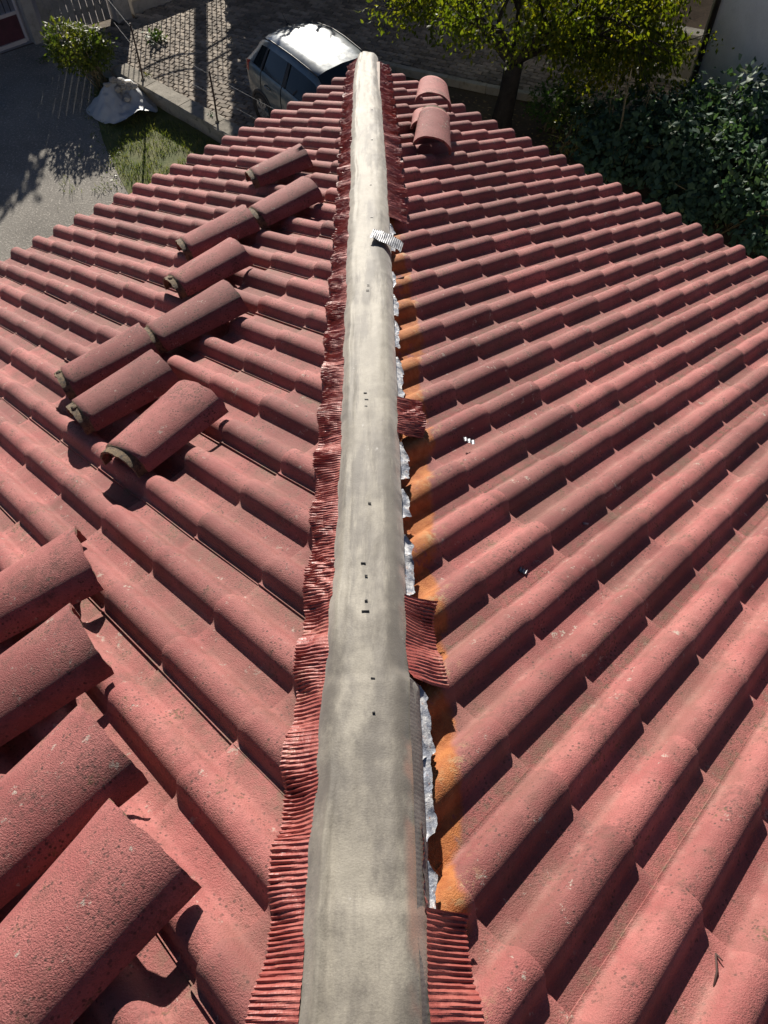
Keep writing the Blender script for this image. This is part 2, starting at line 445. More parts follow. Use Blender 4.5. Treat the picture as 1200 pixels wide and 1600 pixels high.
def strip_z(y, f):
    """height of the fabric strip; f runs 0..1 from its left to its right edge"""
    a = 2 * f - 1
    return -y * HT + EDGE + 0.024 * (1 - abs(a) ** 3.6) - 0.024 * max(0, (f - 0.72) / 0.28) ** 2 - 0.008 * max(0, (0.25 - f) / 0.25) ** 2
def mat_strip():
    n = NT('grey_ridge_fabric'); p = n.pos()
    x, y, z = n.sep(p)
    c = n.mix(n.ramp(n.noise(p, 4, 4), 0.3, 0.7), (0.275, 0.25, 0.20), (0.36, 0.33, 0.27))
    st = n.ramp(n.noise(n.vmul(p, (22, 3.0, 3.0)), 1.0, 4, 0.55), 0.48, 0.72)
    c = n.mix(n.math('MULTIPLY', st, 0.45), c, (0.132, 0.1184, 0.1))
    near = n.ramp(y, -4.4, -5.8)
    grime = n.math('MULTIPLY', n.ramp(n.noise(n.vmul(p, (8, 3.4, 3.4)), 1.0, 7, 0.72), 0.38, 0.60), n.math('ADD', 0.30, n.math('MULTIPLY', near, 0.66)))
    c = n.mix(grime, c, (0.082, 0.072, 0.060))
    streak = n.math('MULTIPLY', n.ramp(n.noise(n.vmul(p, (17, 1.5, 1.5)), 1.0, 6, 0.7), 0.48, 0.58), n.ramp(n.noise(p, 3.0, 4), 0.40, 0.52))
    c = n.mix(n.math('MULTIPLY', streak, 0.65), c, (0.085, 0.075, 0.064))
    c = n.mix(n.math('MULTIPLY', near, 0.30), c, (0.13, 0.115, 0.095))
    white = n.math('MULTIPLY', n.ramp(n.noise(n.vmul(p, (26, 16, 16)), 1.0, 6, 0.75), 0.63, 0.72), n.math('MULTIPLY', n.ramp(n.noise(p, 3.3, 2), 0.45, 0.55), 0.75))
    c = n.mix(white, c, (0.528, 0.512, 0.48))
    rust = n.math('MULTIPLY', n.math('MULTIPLY', n.ramp(x, 0.100, 0.116), n.ramp(n.noise(n.vmul(p, (6, 5, 5)), 1.0, 4), 0.50, 0.62)), 0.65)
    c = n.mix(rust, c, (0.272, 0.128, 0.088))
    tide = n.ramp(n.math('ABSOLUTE', n.math('SUBTRACT', n.noise(n.vmul(p, (5, 3.4, 3.4)), 1.0, 4, 0.55), 0.47)), 0.020, 0.002)
    c = n.mix(n.math('MULTIPLY', tide, 0.10), c, (0.104, 0.088, 0.068))
    tread = n.ramp(n.math('ADD', n.noise(n.vmul(p, (110, 380, 380)), 1.0, 1), n.noise(n.vmul(p, (380, 110, 110)), 1.0, 1)), 0.75, 1.25)
    c = n.mix(n.math('MULTIPLY', tread, 0.22), c, (0.128, 0.112, 0.096))
    n.base(c); n.set(Roughness=0.66, Specular_IOR_Level=0.4, Sheen_Weight=0.2)
    tide = n.ramp(n.math('ABSOLUTE', n.math('SUBTRACT', n.noise(n.vmul(p, (5, 3.4, 3.4)), 1.0, 4, 0.55), 0.47)), 0.016, 0.002)
    h = n.math('ADD', n.noise(p, 14, 2, 0.4), n.math('MULTIPLY', n.noise(p, 260, 2), 0.12))
    n.bump(h, 0.6, 0.008)
    return n.m
def mat_flash():
    n = NT('burgundy_pleated_flashing'); p = n.pos()
    c = n.mix(n.ramp(n.noise(p, 16, 5), 0.3, 0.7), (0.252, 0.0546, 0.0462), (0.3612, 0.1092, 0.0882))
    worn = n.math('MULTIPLY', n.ramp(n.noise(p, 9, 5, 0.7), 0.56, 0.70), n.ramp(n.noise(p, 120, 3, 0.6), 0.40, 0.62))
    c = n.mix(n.math('MULTIPLY', worn, 0.6), c, (0.462, 0.2772, 0.1848))
    n.base(c); n.set(Roughness=n.ramp(n.noise(p, 40, 3), 0.3, 0.7, 0.36, 0.6), Specular_IOR_Level=0.6)
    n.bump(n.noise(p, 180, 4), 0.5, 0.003)
    return n.m
def mat_foil():
    n = NT('torn_silver_foil'); p = n.pos()
    c = n.mix(n.ramp(n.noise(p, 45, 4), 0.42, 0.58), (0.4368, 0.4368, 0.4452), (0.2184, 0.2352, 0.2772))
    c = n.mix(n.math('MULTIPLY', n.ramp(n.noise(p, 80, 5), 0.6, 0.68), 0.7), c, (0.3024, 0.1344, 0.0756))
    n.base(c); n.set(Roughness=0.5, Metallic=0.2)
    n.bump(n.noise(p, 110, 4), 0.8, 0.004)
    return n.m
M_STRIP, M_FLASH, M_FOIL = mat_strip(), mat_flash(), mat_foil()
M_SCRAP = mat_simple('dull_silver_scrap', (0.24, 0.245, 0.26), 0.5, 0.3, var=0.35, scale=60)
M_DARK = mat_simple('black_metal', (0.02, 0.02, 0.022), 0.5)
M_HEM = mat_simple('dirty_grey_hem', (0.17, 0.155, 0.14), 0.7, var=0.25, scale=22, bump=0.15, bscale=60)

ridge = thing('ridge_roll', (0, -3.2, 1.0), 'grey fabric ridge strip with pleated burgundy flashing running down the middle of the roof', 'ridge strip')
m = MB(); rows = []; NA = 26
y = -0.03
while y > -7.4:
    t = -y; row = []
    a0, a1 = xl(y), xr(y)
    for k in range(NA + 1):
        f = k / NA; ff = f
        wob = 0.0065 * fn(t * 6, 1.3) + 0.003 * fn(t * 22, 2.2)
        wor = 0.0030 * fn(t * 8, 7.7) + 0.0015 * fn(t * 30, 5.1)
        x = a0 + (a1 - a0) * f + wob * (1 - f) + wor * f
        z = strip_z(y, f)
        z += 0.0045 * fn(x * 16, t * 2.2, 3.0) + 0.0018 * fn(x * 60, t * 9, 8.0)
        # folds that run down beside the left hem
        amp = max(0, fn(t * 3.1, 4.4) + 0.40)
        z += amp * 0.013 * math.exp(-((f - 0.13 - 0.04 * fn(t * 2.3, 9.9)) / 0.040) ** 2)
        z -= 0.008 * math.exp(-((f - 0.20) / 0.030) ** 2) * max(0, fn(t * 2.7, 1.1) + 0.3)
        amp2 = max(0, fn(t * 2.5, 14.4) + 0.1)
        z += amp2 * 0.009 * math.exp(-((f - 0.86) / 0.035) ** 2)
        if k in (0, NA): z -= 0.004
        if t < 0.16: z += 0.014 * (1 - t / 0.16) ** 1.5 * (1 + 0.5 * math.sin(f * 6))    # the end is crumpled up
        for tj in (5.62, 6.03):                                                          # overlapping ends
            if tj < t < tj + 0.15: z += 0.0035 * (1 - (t - tj) / 0.15) * (0.3 + 0.7 * f)
        row.append((x, y, z))
    rows.append(row)
    y -= 0.010
m.grid(rows, True)
# a real thickness: the underside and the rim
low = [[(p[0], p[1], p[2] - 0.003) for p in r] for r in rows]
m.grid(low, True, flip=True)
for e in (0, -1): m.grid([[r[e] for r in rows], [r[e] for r in low]], False)
m.grid([rows[0], low[0]], False)
m.build('fabric_strip', M_STRIP, ridge)
# the timber batten under the strip
m = MB(); ln = 7.3
M3 = Matrix.Rotation(-math.atan(HT), 3, 'X')
m.box((0.03, -3.72, 3.72 * HT - 0.012), (0.06, ln, 0.05), M3)
m.build('ridge_batten', wood_m, ridge)
# ribbed dark hem on the right of the nearest length
m = MB(); rows = []
y = -5.62
while y > -7.4:
    t = -y; q = 0.00025 * math.sin(t / 0.0085 * 2 * math.pi)
    a = xr(y)
    rows.append([(a - 0.0165 + 0.002 * fn(t * 9), y, strip_z(y, 0.90) + 0.003 + q), (a - 0.006, y, strip_z(y, 0.97) + 0.003 + q), (a + 0.003, y, strip_z(y, 1) - 0.004 + q), (a + 0.006 + 0.002 * fn(t * 20), y, strip_z(y, 1) - 0.022)])
    y -= 0.0022
m.grid(rows, True)
m.build('ribbed_hem', M_HEM, ridge)

def skirt(S, y0, y1, w, seed=0, name='pleated_flashing', lift=0.0, wvar=0.008):
    """pleated soft metal draped from the edge of the strip down over the tile rolls"""
    m = MB(); rows = []; NS = 9; pitch = 0.0086
    y = y0; ph = 0.0
    while y > y1:
        t = -y
        xe = (xl(y) + 0.006) if S < 0 else (xr(y) - 0.004)
        ww = w + wvar * fn(t * 6, seed + 3.3) + 0.3 * wvar * fn(t * 40, seed)
        ww += 0.010 * (roll_h((abs(xe + S * ww) - y) * R2, S) / RH - 0.4)
        xo = xe + S * ww
        ze = strip_z(y, 0.03) - 0.006
        zo = roof_z(xo, y, 0.62) + 0.006 + lift
        dens = 1.0 + 0.30 * fn(t * 9, seed + 8) + 0.25 * fn(t * 45, seed + 9)
        ph += 0.0022 / pitch * 2 * math.pi * dens
        amp = 0.0033 * (0.85 + 0.8 * fn(t * 13, seed + 1.7) + 0.5 * fn(t * 70, seed + 2.7))
        row = []
        for k in range(NS + 1):
            s_ = k / NS
            x = xe + (xo - xe) * s_
            z = zo + (ze - zo) * (1 - s_) ** 1.35
            zr = roof_z(x, y, 0.55) + 0.004
            if z < zr: z = zr
            p = ph + 2.6 * fn(x * 20, t * 9, seed + 2.0)
            tri = math.asin(max(-1, min(1, math.sin(p)))) / (math.pi / 2)
            d = amp * tri * (0.35 + 0.9 * s_)
            d += 0.0060 * fn(x * 18, t * 16, seed + 4.0) + 0.0016 * fn(x * 70, t * 110, seed + 5.0)
            cr = max(0, fn(x * 6, t * 3.1, seed + 6.0) - 0.15)
            d += cr * 0.022 * fn(x * 45, t * 50, 1.0)
            yy = y + 0.008 * s_ * fn(t * 8, seed + 5.0) + 0.75 * max(0.0, min(1.0, (y + 5.75) / 1.3)) * (ze - z)
            row.append((x + S * d * 0.6, yy, z + d * 0.8))
        rows.append(row)
        y -= 0.0022
    m.grid(rows, False)
    return m.build(name, M_FLASH, ridge)
skirt(-1, -0.03, -7.4, 0.072, 0, 'pleated_flashing')
for a, b, w, sd, lf in ((-0.15, -3.22, 0.088, 11, 0.0), (-4.62, -4.80, 0.078, 12, 0.004), (-5.395, -5.615, 0.074, 13, 0.006), (-6.035, -7.4, 0.074, 14, 0.004)):
    skirt(1, a, b, w, sd, lift=lf)
skirt(1, -5.90, -6.04, 0.014, 15, wvar=0.004)

def foil(y0, y1, w, seed):
    m = MB(); rows = []; y = y0; NS = 5
    while y > y1:
        t = -y; e = min(1.0, (y0 - y) / 0.02, (y - y1) / 0.02)
        ww = (w * (0.75 + 0.7 * fn(t * 22, seed)) + 0.004 * fn(t * 90, seed + 2)) * max(0.12, e)
        row = []
        for k in range(NS + 1):
            s_ = k / NS
            x = xr(y) - 0.010 + (0.014 + ww) * s_
            z = max(strip_z(y, 1) - 0.008 - 1.1 * ww * s_, roof_z(x, y, 0.6) + 0.004)
            z += 0.006 * fn(x * 60, t * 45, seed) * s_ + 0.012 * s_ * max(0, fn(t * 14, seed + 4))
            row.append((x, y + 0.004 * fn(t * 30, s_ * 3, seed), z))
        rows.append(row); y -= 0.005
    m.grid(rows, True)
    m.build('torn_foil', M_FOIL, ridge)
for a, b, w, sd in ((-3.25, -3.52, .02, 1), (-3.72, -3.86, .014, 2), (-3.92, -4.08, .018, 3), (-4.12, -4.30, .016, 4), (-4.36, -4.60, .022, 5), (-4.82, -4.98, .026, 6), (-5.02, -5.13, .02, 7),
                    (-5.19, -5.385, .024, 8), (-5.62, -5.78, .026, 9), (-5.74, -5.93, .022, 10), (-5.96, -6.05, .018, 11)):
    foil(a, b, w, sd)
# small dark slits and heads where the strip was nailed
for x, y, l in ((.039, -5.123, .008), (.027, -5.323, .012), (.034, -5.361, .007), (.035, -5.432, .007), (.034, -5.461, .018), (.051, -5.628, .009), (.053, -5.703, .006),
                (.021, -4.642, .010), (.025, -4.676, .012), (.024, -4.71, .009), (.019, -3.981, .012), (.021, -3.94, .010), (.028, -3.3, .012), (.02, -2.9, .010), (.02, -2.2, .012), (.015, -1.6, .012)):
    f = (x - xl(y)) / (xr(y) - xl(y))
    m = MB(); m.box((x, y, strip_z(y, f) + 0.003), (l * .9, 0.0024, 0.003), Matrix.Rotation(0.5 * fn(y * 50), 3, 'Z'))
    m.build('nail_head', M_DARK, ridge)

# ------------------------------------------------------------------ scraps on the roof
def pleated_scrap(name, n, wid, pitch, amp, M, label, mat, curl=0.0):
    m = MB(); rows = []
    for i in range(n * 4 + 1):
        x = i * pitch / 4
        rows.append([(x, (j / 6 - 0.5) * wid * (1 + 0.08 * fn(x * 90, j)), amp * math.sin(i * math.pi / 2) + curl * (x / (n * pitch)) ** 2 + 0.1 * wid * fn(x * 30, j * .7, 3)) for j in range(7)])
    m.grid(rows, True)
    low = [[(p[0], p[1], p[2] - 0.0012) for p in r] for r in rows]; m.grid(low, True, flip=True)
    o = m.build(name, mat, None, M)
    return tag(o, label, 'scrap')
def roof_M(S, u, v, n, rz, tilt=0.0):
    eu, ev, nn = frame(S); ex = -eu if S > 0 else eu; o = on_roof(S, u, v, n)
    B = Matrix(((ex.x, ev.x, nn.x, o.x), (ex.y, ev.y, nn.y, o.y), (ex.z, ev.z, nn.z, o.z), (0, 0, 0, 1)))
    return B @ Matrix.Rotation(rz, 4, 'Z') @ Matrix.Rotation(tilt, 4, 'Y')
Mz = Matrix.Translation((0.030, -3.52, 3.52 * HT + EDGE + 0.050)) @ Matrix.Rotation(-0.16, 4, 'Z') @ Matrix.Rotation(-0.28, 4, 'X') @ Matrix.Rotation(0.10, 4, 'Y')
sc = pleated_scrap('flashing_scrap', 16, 0.095, 0.0081, 0.0009, Mz, 'silver pleated flashing scrap lying across the fabric strip', M_SCRAP, -0.035)
pleated_scrap('foil_scrap', 3, 0.020, 0.013, 0.0025, roof_M(1, 3.575, 3.31, -0.026, 0.75, -0.1), 'crumpled silver foil scrap with its own shadow, in a pan right of the strip', M_SCRAP, 0.004)
pleated_scrap('foil_scrap', 4, 0.016, 0.0085, 0.003, roof_M(1, 3.997, 3.62, -0.044, 0.35), 'little four-ribbed silver scrap in a roof pan', M_SCRAP)
pleated_scrap('foil_scrap', 2, 0.022, 0.016, 0.004, roof_M(1, 2.62, 2.455, -0.040, 0.6), 'tiny white foil scrap close to the right edge of the strip', M_SCRAP)
m = MB(); m.box((0, 0, 0.003), (0.016, 0.006, 0.004)); m.box((0, 0, 0.0055), (0.017, 0.003, 0.002))
tag(m.build('foil_scrap', M_FOIL, None, roof_M(1, 3.985, 3.285, -0.049, 0.9)), 'smallest silver shaving alone in the middle of the right slope', 'scrap')
m = MB()
A = on_roof(1, 4.788, 4.185, -0.044); B = on_roof(1, 4.765, 4.126, -0.040); Cc = (A + B) / 2 + Vector((0.003, 0, 0.004))
m.tube([A, Cc, B], [0.0022, 0.0020, 0.0016], 7); m.tube([B, B + (A - B) * 0.22 + Vector((0.012, 0, 0.004))], [0.002, 0.001], 6)
tag(m.build('twig', mat_simple('dry_twig', (0.06, 0.03, 0.025), 0.8)), 'short dark twig lying on a red tile at the lower right', 'twig')

# ------------------------------------------------------------------ ground
def poly_sheet(name, pts, z, mat, kind='structure', sub=0):
    bm = bmesh.new(); vs = [bm.verts.new((x, y, z)) for x, y in pts]; bm.faces.new(vs); bm.faces.ensure_lookup_table()
    me = bpy.data.meshes.new(name); bm.normal_update()
    if bm.faces[0].normal.z < 0: bmesh.ops.reverse_faces(bm, faces=bm.faces[:])
    bm.to_mesh(me); bm.free(); me.materials.append(mat)
    return tag(put(name, me), kind=kind)
def mat_ground(name, a, b, scale, speck=(0.5, 0.5, 0.5), sscale=60, amt=0.4, bump=0.5, rough=0.9):
    n = NT(name); p = n.pos()
    c = n.mix(n.ramp(n.noise(p, scale, 6, 0.65), 0.3, 0.7), a, b)
    c = n.mix(n.math('MULTIPLY', n.ramp(n.noise(p, sscale, 3, 0.7), 0.54, 0.68), amt), c, speck)
    c = n.mix(n.math('MULTIPLY', n.ramp(n.noise(p, sscale * 1.7, 3, 0.7), 0.56, 0.68), amt), c, tuple(x * 0.35 for x in a))
    n.base(c); n.set(Roughness=rough, Specular_IOR_Level=0.3); n.bump(n.noise(p, sscale, 4, 0.7), bump, 0.02)
    return n.m
M_SOIL = mat_ground('garden_soil', (0.075, 0.055, 0.038), (0.13, 0.10, 0.065), 1.2, (0.24, 0.17, 0.10), 22)
M_ASPH = mat_ground('gravelly_asphalt', (0.19, 0.176, 0.155), (0.27, 0.25, 0.22), 1.0, (0.55, 0.51, 0.45), 30, 0.75)
M_ROAD = mat_ground('pale_road', (0.26, 0.235, 0.23), (0.33, 0.30, 0.29), 0.8, (0.4, 0.37, 0.36), 40, 0.3)
M_TURF = mat_ground('thin_turf', (0.075, 0.10, 0.028), (0.15, 0.15, 0.06), 3.0, (0.20, 0.17, 0.09), 25)
M_BED = mat_ground('joint_sand', (0.05, 0.045, 0.04), (0.075, 0.068, 0.058), 2.0, (0.12, 0.10, 0.07), 40)
poly_sheet('ground', [(-150, -150), (150, -150), (150, 150), (-150, 150)], GZ - 0.012, M_SOIL)
poly_sheet('road', [(-30, 10.1 - 18.6), (-6.9, 9.85), (-5.15, 11.05), (-3.0, 12.75), (9, 22.2), (9, 34), (-30, 12)], GZ - 0.006, M_ROAD)
poly_sheet('driveway', [(-11, -6), (-11, 9.0), (-7.25, 9.5), (-6.62, 9.98), (-5.6, 10.5), (-5.35, 8.9), (-5.10, 7.6), (-4.72, 6.5), (-4.22, 5.4), (-3.6, 4.2), (-3.3, -6)], GZ - 0.004, M_ASPH)
poly_sheet('lawn', [(-5.35, 8.9), (-5.10, 7.6), (-4.72, 6.5), (-4.22, 5.4), (-3.6, 4.2), (-1.6, 4.2), (-2.3, 6.0), (-4.75, 8.45), (-5.2, 9.3)], GZ + 0.002, M_TURF)

# grass on the strip beside the low wall
rg = random.Random(5)
m = MB()
def inside(x, y, poly):
    c = False
    for (x1, y1), (x2, y2) in zip(poly, poly[1:] + poly[:1]):
        if (y1 > y) != (y2 > y) and x < (x2 - x1) * (y - y1) / (y2 - y1) + x1: c = not c
    return c
GP = [(-4.55, 6.2), (-4.1, 5.3), (-3.6, 4.6), (-2.0, 4.8), (-2.5, 6.1), (-3.4, 7.0), (-4.4, 7.3)]
for _ in range(9000):
    x, y = rg.uniform(-5.2, -1.9), rg.uniform(4.5, 8.4)
    d = fn(x * 2.4, y * 2.4, 2) + 0.35 * fn(x * 8, y * 8, 7)
    if inside(x, y, GP):
        if d < -0.22: continue
    elif not (d > 0.16 and x < -3.6 - (y - 5.0) * 0.2 and x > -5.25 - 0.0 * y and rg.random() < 0.35): continue
    h = rg.uniform(0.03, 0.10); a = rg.uniform(0, 6.28); l = rg.uniform(0.02, 0.06); w = 0.005
    dx, dy = math.cos(a), math.sin(a)
    b = m.vert((x - dy * w, y + dx * w, GZ)); m.vert((x + dy * w, y - dx * w, GZ)); m.vert((x + dx * l * .5, y + dy * l * .5, GZ + h * .7)); m.vert((x + dx * l, y + dy * l, GZ + h))
    m.face((b, b + 1, b + 2), True); m.face((b, b + 2, b + 3), True)
def mat_leaf(name, cols, trans=0.35, rough=0.45, spec=0.5, tcol=None):
    """leaves in a few shades picked leaf by leaf; light comes through them"""
    n = NT(name)
    at = n.t.nodes.new('ShaderNodeAttribute'); at.attribute_name = 'shade'
    r = n.t.nodes.new('ShaderNodeValToRGB'); r.color_ramp.interpolation = 'LINEAR'
    els = r.color_ramp.elements
    while len(els) < len(cols): els.new(0.5)
    for i, c in enumerate(cols): els[i].position = i / (len(cols) - 1); els[i].color = (*c, 1)
    n.L(at.outputs['Fac'], r.inputs[0]); n.base(r.outputs[0]); n.set(Roughness=rough, Specular_IOR_Level=spec)
    tr = n.t.nodes.new('ShaderNodeBsdfTranslucent'); mx = n.t.nodes.new('ShaderNodeMixShader'); mx.inputs[0].default_value = trans
    sc_ = n.mix(1.0, r.outputs[0], tcol or (1.6, 1.7, 0.7), 'MULTIPLY'); n.L(sc_, tr.inputs[0])
    n.L(n.b.outputs[0], mx.inputs[1]); n.L(tr.outputs[0], mx.inputs[2]); n.L(mx.outputs[0], n.o.inputs[0])
    return n.m
def shade_attr(me, vals):
    a = me.attributes.new('shade', 'FLOAT', 'POINT'); a.data.foreach_set('value', vals)
M_GRASS = mat_leaf('grass_blades', [(0.05, 0.08, 0.015), (0.11, 0.14, 0.03), (0.20, 0.19, 0.06)], 0.3)
gm = m.mesh('grass', M_GRASS); shade_attr(gm, [((i // 4) * 0.618) % 1 for i in range(len(m.v))])
tag(put('grass', gm), kind='stuff')

# ------------------------------------------------------------------ interlocking pavers of the yard
def mat_paver():
    n = NT('grey_paver'); p = n.pos()
    c = n.mix(n.ramp(n.noise(p, 1.3, 5), 0.3, 0.7), (0.215, 0.18, 0.145), (0.33, 0.28, 0.225))
    v = n.t.nodes.new('ShaderNodeAttribute'); v.attribute_name = 'shade'
    k = n.ramp(v.outputs['Fac'], 0, 1, 0.72, 1.28)
    q = n.t.nodes.new('ShaderNodeVectorMath'); q.operation = 'SCALE'; n.L(c, q.inputs[0]); n.L(k, q.inputs['Scale']); c = q.outputs[0]
    c = n.mix(n.math('MULTIPLY', n.ramp(n.noise(p, 5, 6, 0.7), 0.55, 0.70), 0.5), c, (0.088, 0.0748, 0.0528))
    n.base(c); n.set(Roughness=0.88, Specular_IOR_Level=0.3); n.bump(n.noise(p, 50, 4), 0.5, 0.01)
    return n.m
M_PAV = mat_paver()
YARD = [(-4.75, 8.75), (-2.25, 6.35), (-1.4, 4.6), (0.3, 8.7), (1.27, 8.3), (1.95, 8.0), (2.74, 7.72), (4.6, 7.05), (5.4, 7.9), (4.3, 9.1), (2.75, 10.15), (1.5, 11.4), (-1.0, 14.2), (-4.85, 11.0), (-4.95, 10.7), (-5.45, 10.4), (-5.2, 9.3)]
yard = poly_sheet('paved_yard', YARD, GZ, M_BED)
PL, PW, ph_ = 0.215, 0.112, 0.034
def paver_top(cx, cy, a, dz):
    """zigzag sided interlocking block, joint recessed all round"""
    L2, W2, z = PL / 2 - .007, PW / 2 - .006, PW * 0.20
    out = [(-L2, -W2), (-L2 / 3, -W2 + z), (L2 / 3, -W2 - z * .0), (L2, -W2 + z), (L2, W2 + z), (L2 / 3, W2), (-L2 / 3, W2 + z), (-L2, W2)]
    ca, sa = math.cos(a), math.sin(a)
    return [(cx + x * ca - y * sa, cy + x * sa + y * ca) for x, y in out]
cand = []
A0 = math.radians(-24)
ca, sa = math.cos(A0), math.sin(A0)
for i in range(-70, 70):
    for j in range(-90, 90):
        lx, ly = (i + 0.5 * (j % 2)) * PL, j * PW
        x, y = lx * ca - ly * sa, 9.0 + lx * sa + ly * ca
        if inside(x, y, YARD) and in_view(Vector((x, y, GZ)), 60): cand.append((x, y))
cand.sort(key=lambda q: (Vector((q[0], q[1], GZ)) - cam.location).length)
def hidden(x, y):
    """is the ground point behind the roof as seen by the camera"""
    C = cam.location; d = Vector((x, y, GZ)) - C
    for k in range(20, 100):
        p = C + d * (k / 100)
        if p.z < roof_z(p.x, p.y, 0) - 0.02 and -(abs(p.x) + p.y) > 0.0: return True
    return False
vis_c = [q for q in cand if not hidden(*q)]
single = set(vis_c[:290])
def paver_mesh(name, items):
    m = MB(); sh = []
    for x, y, a, dz, s_ in items:
        o = paver_top(x, y, a, dz); b = len(m.v); cx, cy = x, y
        for px, py in o: m.v.append((px, py, GZ + 0.002)); sh.append(s_)
        for px, py in o: m.v.append((px, py, GZ + 0.024 + dz)); sh.append(s_)
        for px, py in o: m.v.append((cx + (px - cx) * 0.93, cy + (py - cy) * 0.90, GZ + ph_ + dz)); sh.append(s_)
        for r in (0, 8):
            for k in range(8): m.face((b + r + k, b + r + (k + 1) % 8, b + r + 8 + (k + 1) % 8, b + r + 8 + k), False)
        m.face([b + 16 + k for k in range(8)], False)
    me = m.mesh(name, M_PAV); shade_attr(me, sh); return me
rp = random.Random(9)
for x, y in vis_c[:290]:
    put('paver', paver_mesh('paver', [(x, y, A0, rp.uniform(-.004, .004), rp.random())]), yard)
tag(put('pavers', paver_mesh('pavers', [(x, y, A0, rp.uniform(-.004, .004), rp.random()) for x, y in cand if (x, y) not in single]), yard), kind='stuff')

# ------------------------------------------------------------------ walls, kerb, posts
def mat_conc(name, a, b, moss=0.3):
    n = NT(name); p = n.pos()
    c = n.mix(n.ramp(n.noise(p, 2.5, 6, 0.7), 0.3, 0.7), a, b)
    c = n.mix(n.math('MULTIPLY', n.ramp(n.noise(p, 7, 6, 0.75), 0.52, 0.68), moss), c, (0.07, 0.065, 0.045))
    c = n.mix(n.math('MULTIPLY', n.ramp(n.noise(p, 60, 3, 0.7), 0.58, 0.70), 0.4), c, tuple(x * 0.4 for x in a))
    n.base(c); n.set(Roughness=0.92, Specular_IOR_Level=0.3); n.bump(n.noise(p, 45, 5, 0.7), 0.6, 0.012)
    return n.m
M_CONC = mat_conc('weathered_concrete', (0.22, 0.20, 0.165), (0.33, 0.30, 0.25), 0.7)
M_KERB = mat_conc('pale_concrete', (0.36, 0.33, 0.27), (0.48, 0.45, 0.38), 0.35)
M_CREAM = mat_conc('cream_render', (0.46, 0.40, 0.30), (0.56, 0.50, 0.39), 0.3)
M_PILL = mat_conc('grey_render', (0.27, 0.255, 0.24), (0.36, 0.345, 0.325), 0.35)
def run_wall(m, pts, w, z0, z1, seg=0.25, rough=0.0, mi=0):
    """a wall of even width along a polyline, with slightly uneven faces"""
    P = [Vector((x, y, 0)) for x, y in pts]; out = []
    for a, b in zip(P, P[1:]):
        n = max(1, int((b - a).length / seg)); out += [a + (b - a) * (k / n) for k in range(n)]
    out.append(P[-1]); rows = []
    for i, p in enumerate(out):
        t = (out[min(i + 1, len(out) - 1)] - out[max(i - 1, 0)]).normalized(); nn = Vector((-t.y, t.x, 0)) * (w / 2)
        r = lambda k: rough * fn(p.x * 4 + k, p.y * 4, k * 3.1)
        rows.append([p - nn * (1 + r(1)) + Vector((0, 0, z0)), p - nn * (1 + r(1)) + Vector((0, 0, z1 - .015 + r(2) * .04)), p - nn * .9 + Vector((0, 0, z1 + r(2) * .04)),
                     p + nn * .9 + Vector((0, 0, z1 + r(3) * .04)), p + nn * (1 + r(4)) + Vector((0, 0, z1 - .015 + r(3) * .04)), p + nn * (1 + r(4)) + Vector((0, 0, z0))])
    b = m.grid(rows, False, mi)
    m.face([b + k for k in range(6)][::-1], False, mi); e = b + 6 * (len(rows) - 1); m.face([e + k for k in range(6)], False, mi)
# low garden wall: a row of concrete coping lengths on a footing
lw = thing('garden_wall', (-3.6, 7.4, GZ), 'low mossy concrete garden wall between the lawn and the paved yard', 'wall')
WA, WB = Vector((-4.72, 8.42, 0)), Vector((-2.10, 6.02, 0)); wd = (WB - WA); wl = wd.length; wd.normalize()
m = MB(); run_wall(m, [(WA.x, WA.y), (WB.x, WB.y)], 0.20, GZ - 0.05, GZ + 0.22, 0.2, 0.25); m.build('footing', M_CONC, lw)
cuts = [0.0, 0.92, 1.86, 2.75, wl]
for a, b in zip(cuts, cuts[1:]):
    p, q = WA + wd * (a + 0.008), WA + wd * (b - 0.008)
    m = MB(); run_wall(m, [(p.x, p.y), (q.x, q.y)], 0.30, GZ + 0.222, GZ + 0.30, 0.12, 0.3); m.build('coping', M_CONC, lw)
# broken stub where the wall ends beside the sheet
m = MB(); run_wall(m, [(-5.05, 8.72), (-4.80, 8.50)], 0.24, GZ - 0.05, GZ + 0.26, 0.06, 0.9)
tag(m.build('wall_stub', M_CONC), 'broken concrete stub left of the low garden wall', 'wall')
M_RUST = mat_simple('rusty_iron', (0.07, 0.045, 0.035), 0.8, var=0.4, scale=40)
def post(x, y, top, lab):
    t = thing('fence_post', (x, y, GZ + 0.30), lab, 'post', 'thin iron posts on the low garden wall')
    m = MB(); m.tube([(x, y, GZ + 0.26), (top[0] * .5 + x * .5 + .01, top[1] * .5 + y * .5, GZ + 0.26 + (top[2] - GZ - .26) * .5), top], 0.016, 8); m.build('shaft', M_RUST, t)
    m = MB(); m.tube([(x, y, GZ + 0.295), (x, y, GZ + 0.325)], 0.035, 8); m.build('foot', M_CONC, t)
    for k in (0.55, 0.93):
        p = Vector((x, y, GZ + 0.26)).lerp(Vector(top), k); m = MB(); m.tube([p - Vector((.02, .02, 0)), p + Vector((.02, .02, 0))], 0.006, 6); m.build('wire_eye', M_RUST, t)
T1 = Vector((-4.18, 7.98, GZ + 1.22)); T2 = Vector((-2.66, 6.42, GZ + 1.22))
post(-4.20, 7.95, T1, 'thin rusty fence post near the sheet of rubble')
post(-2.72, 6.58, T2, 'thin rusty fence post near the parked car')
m = MB()
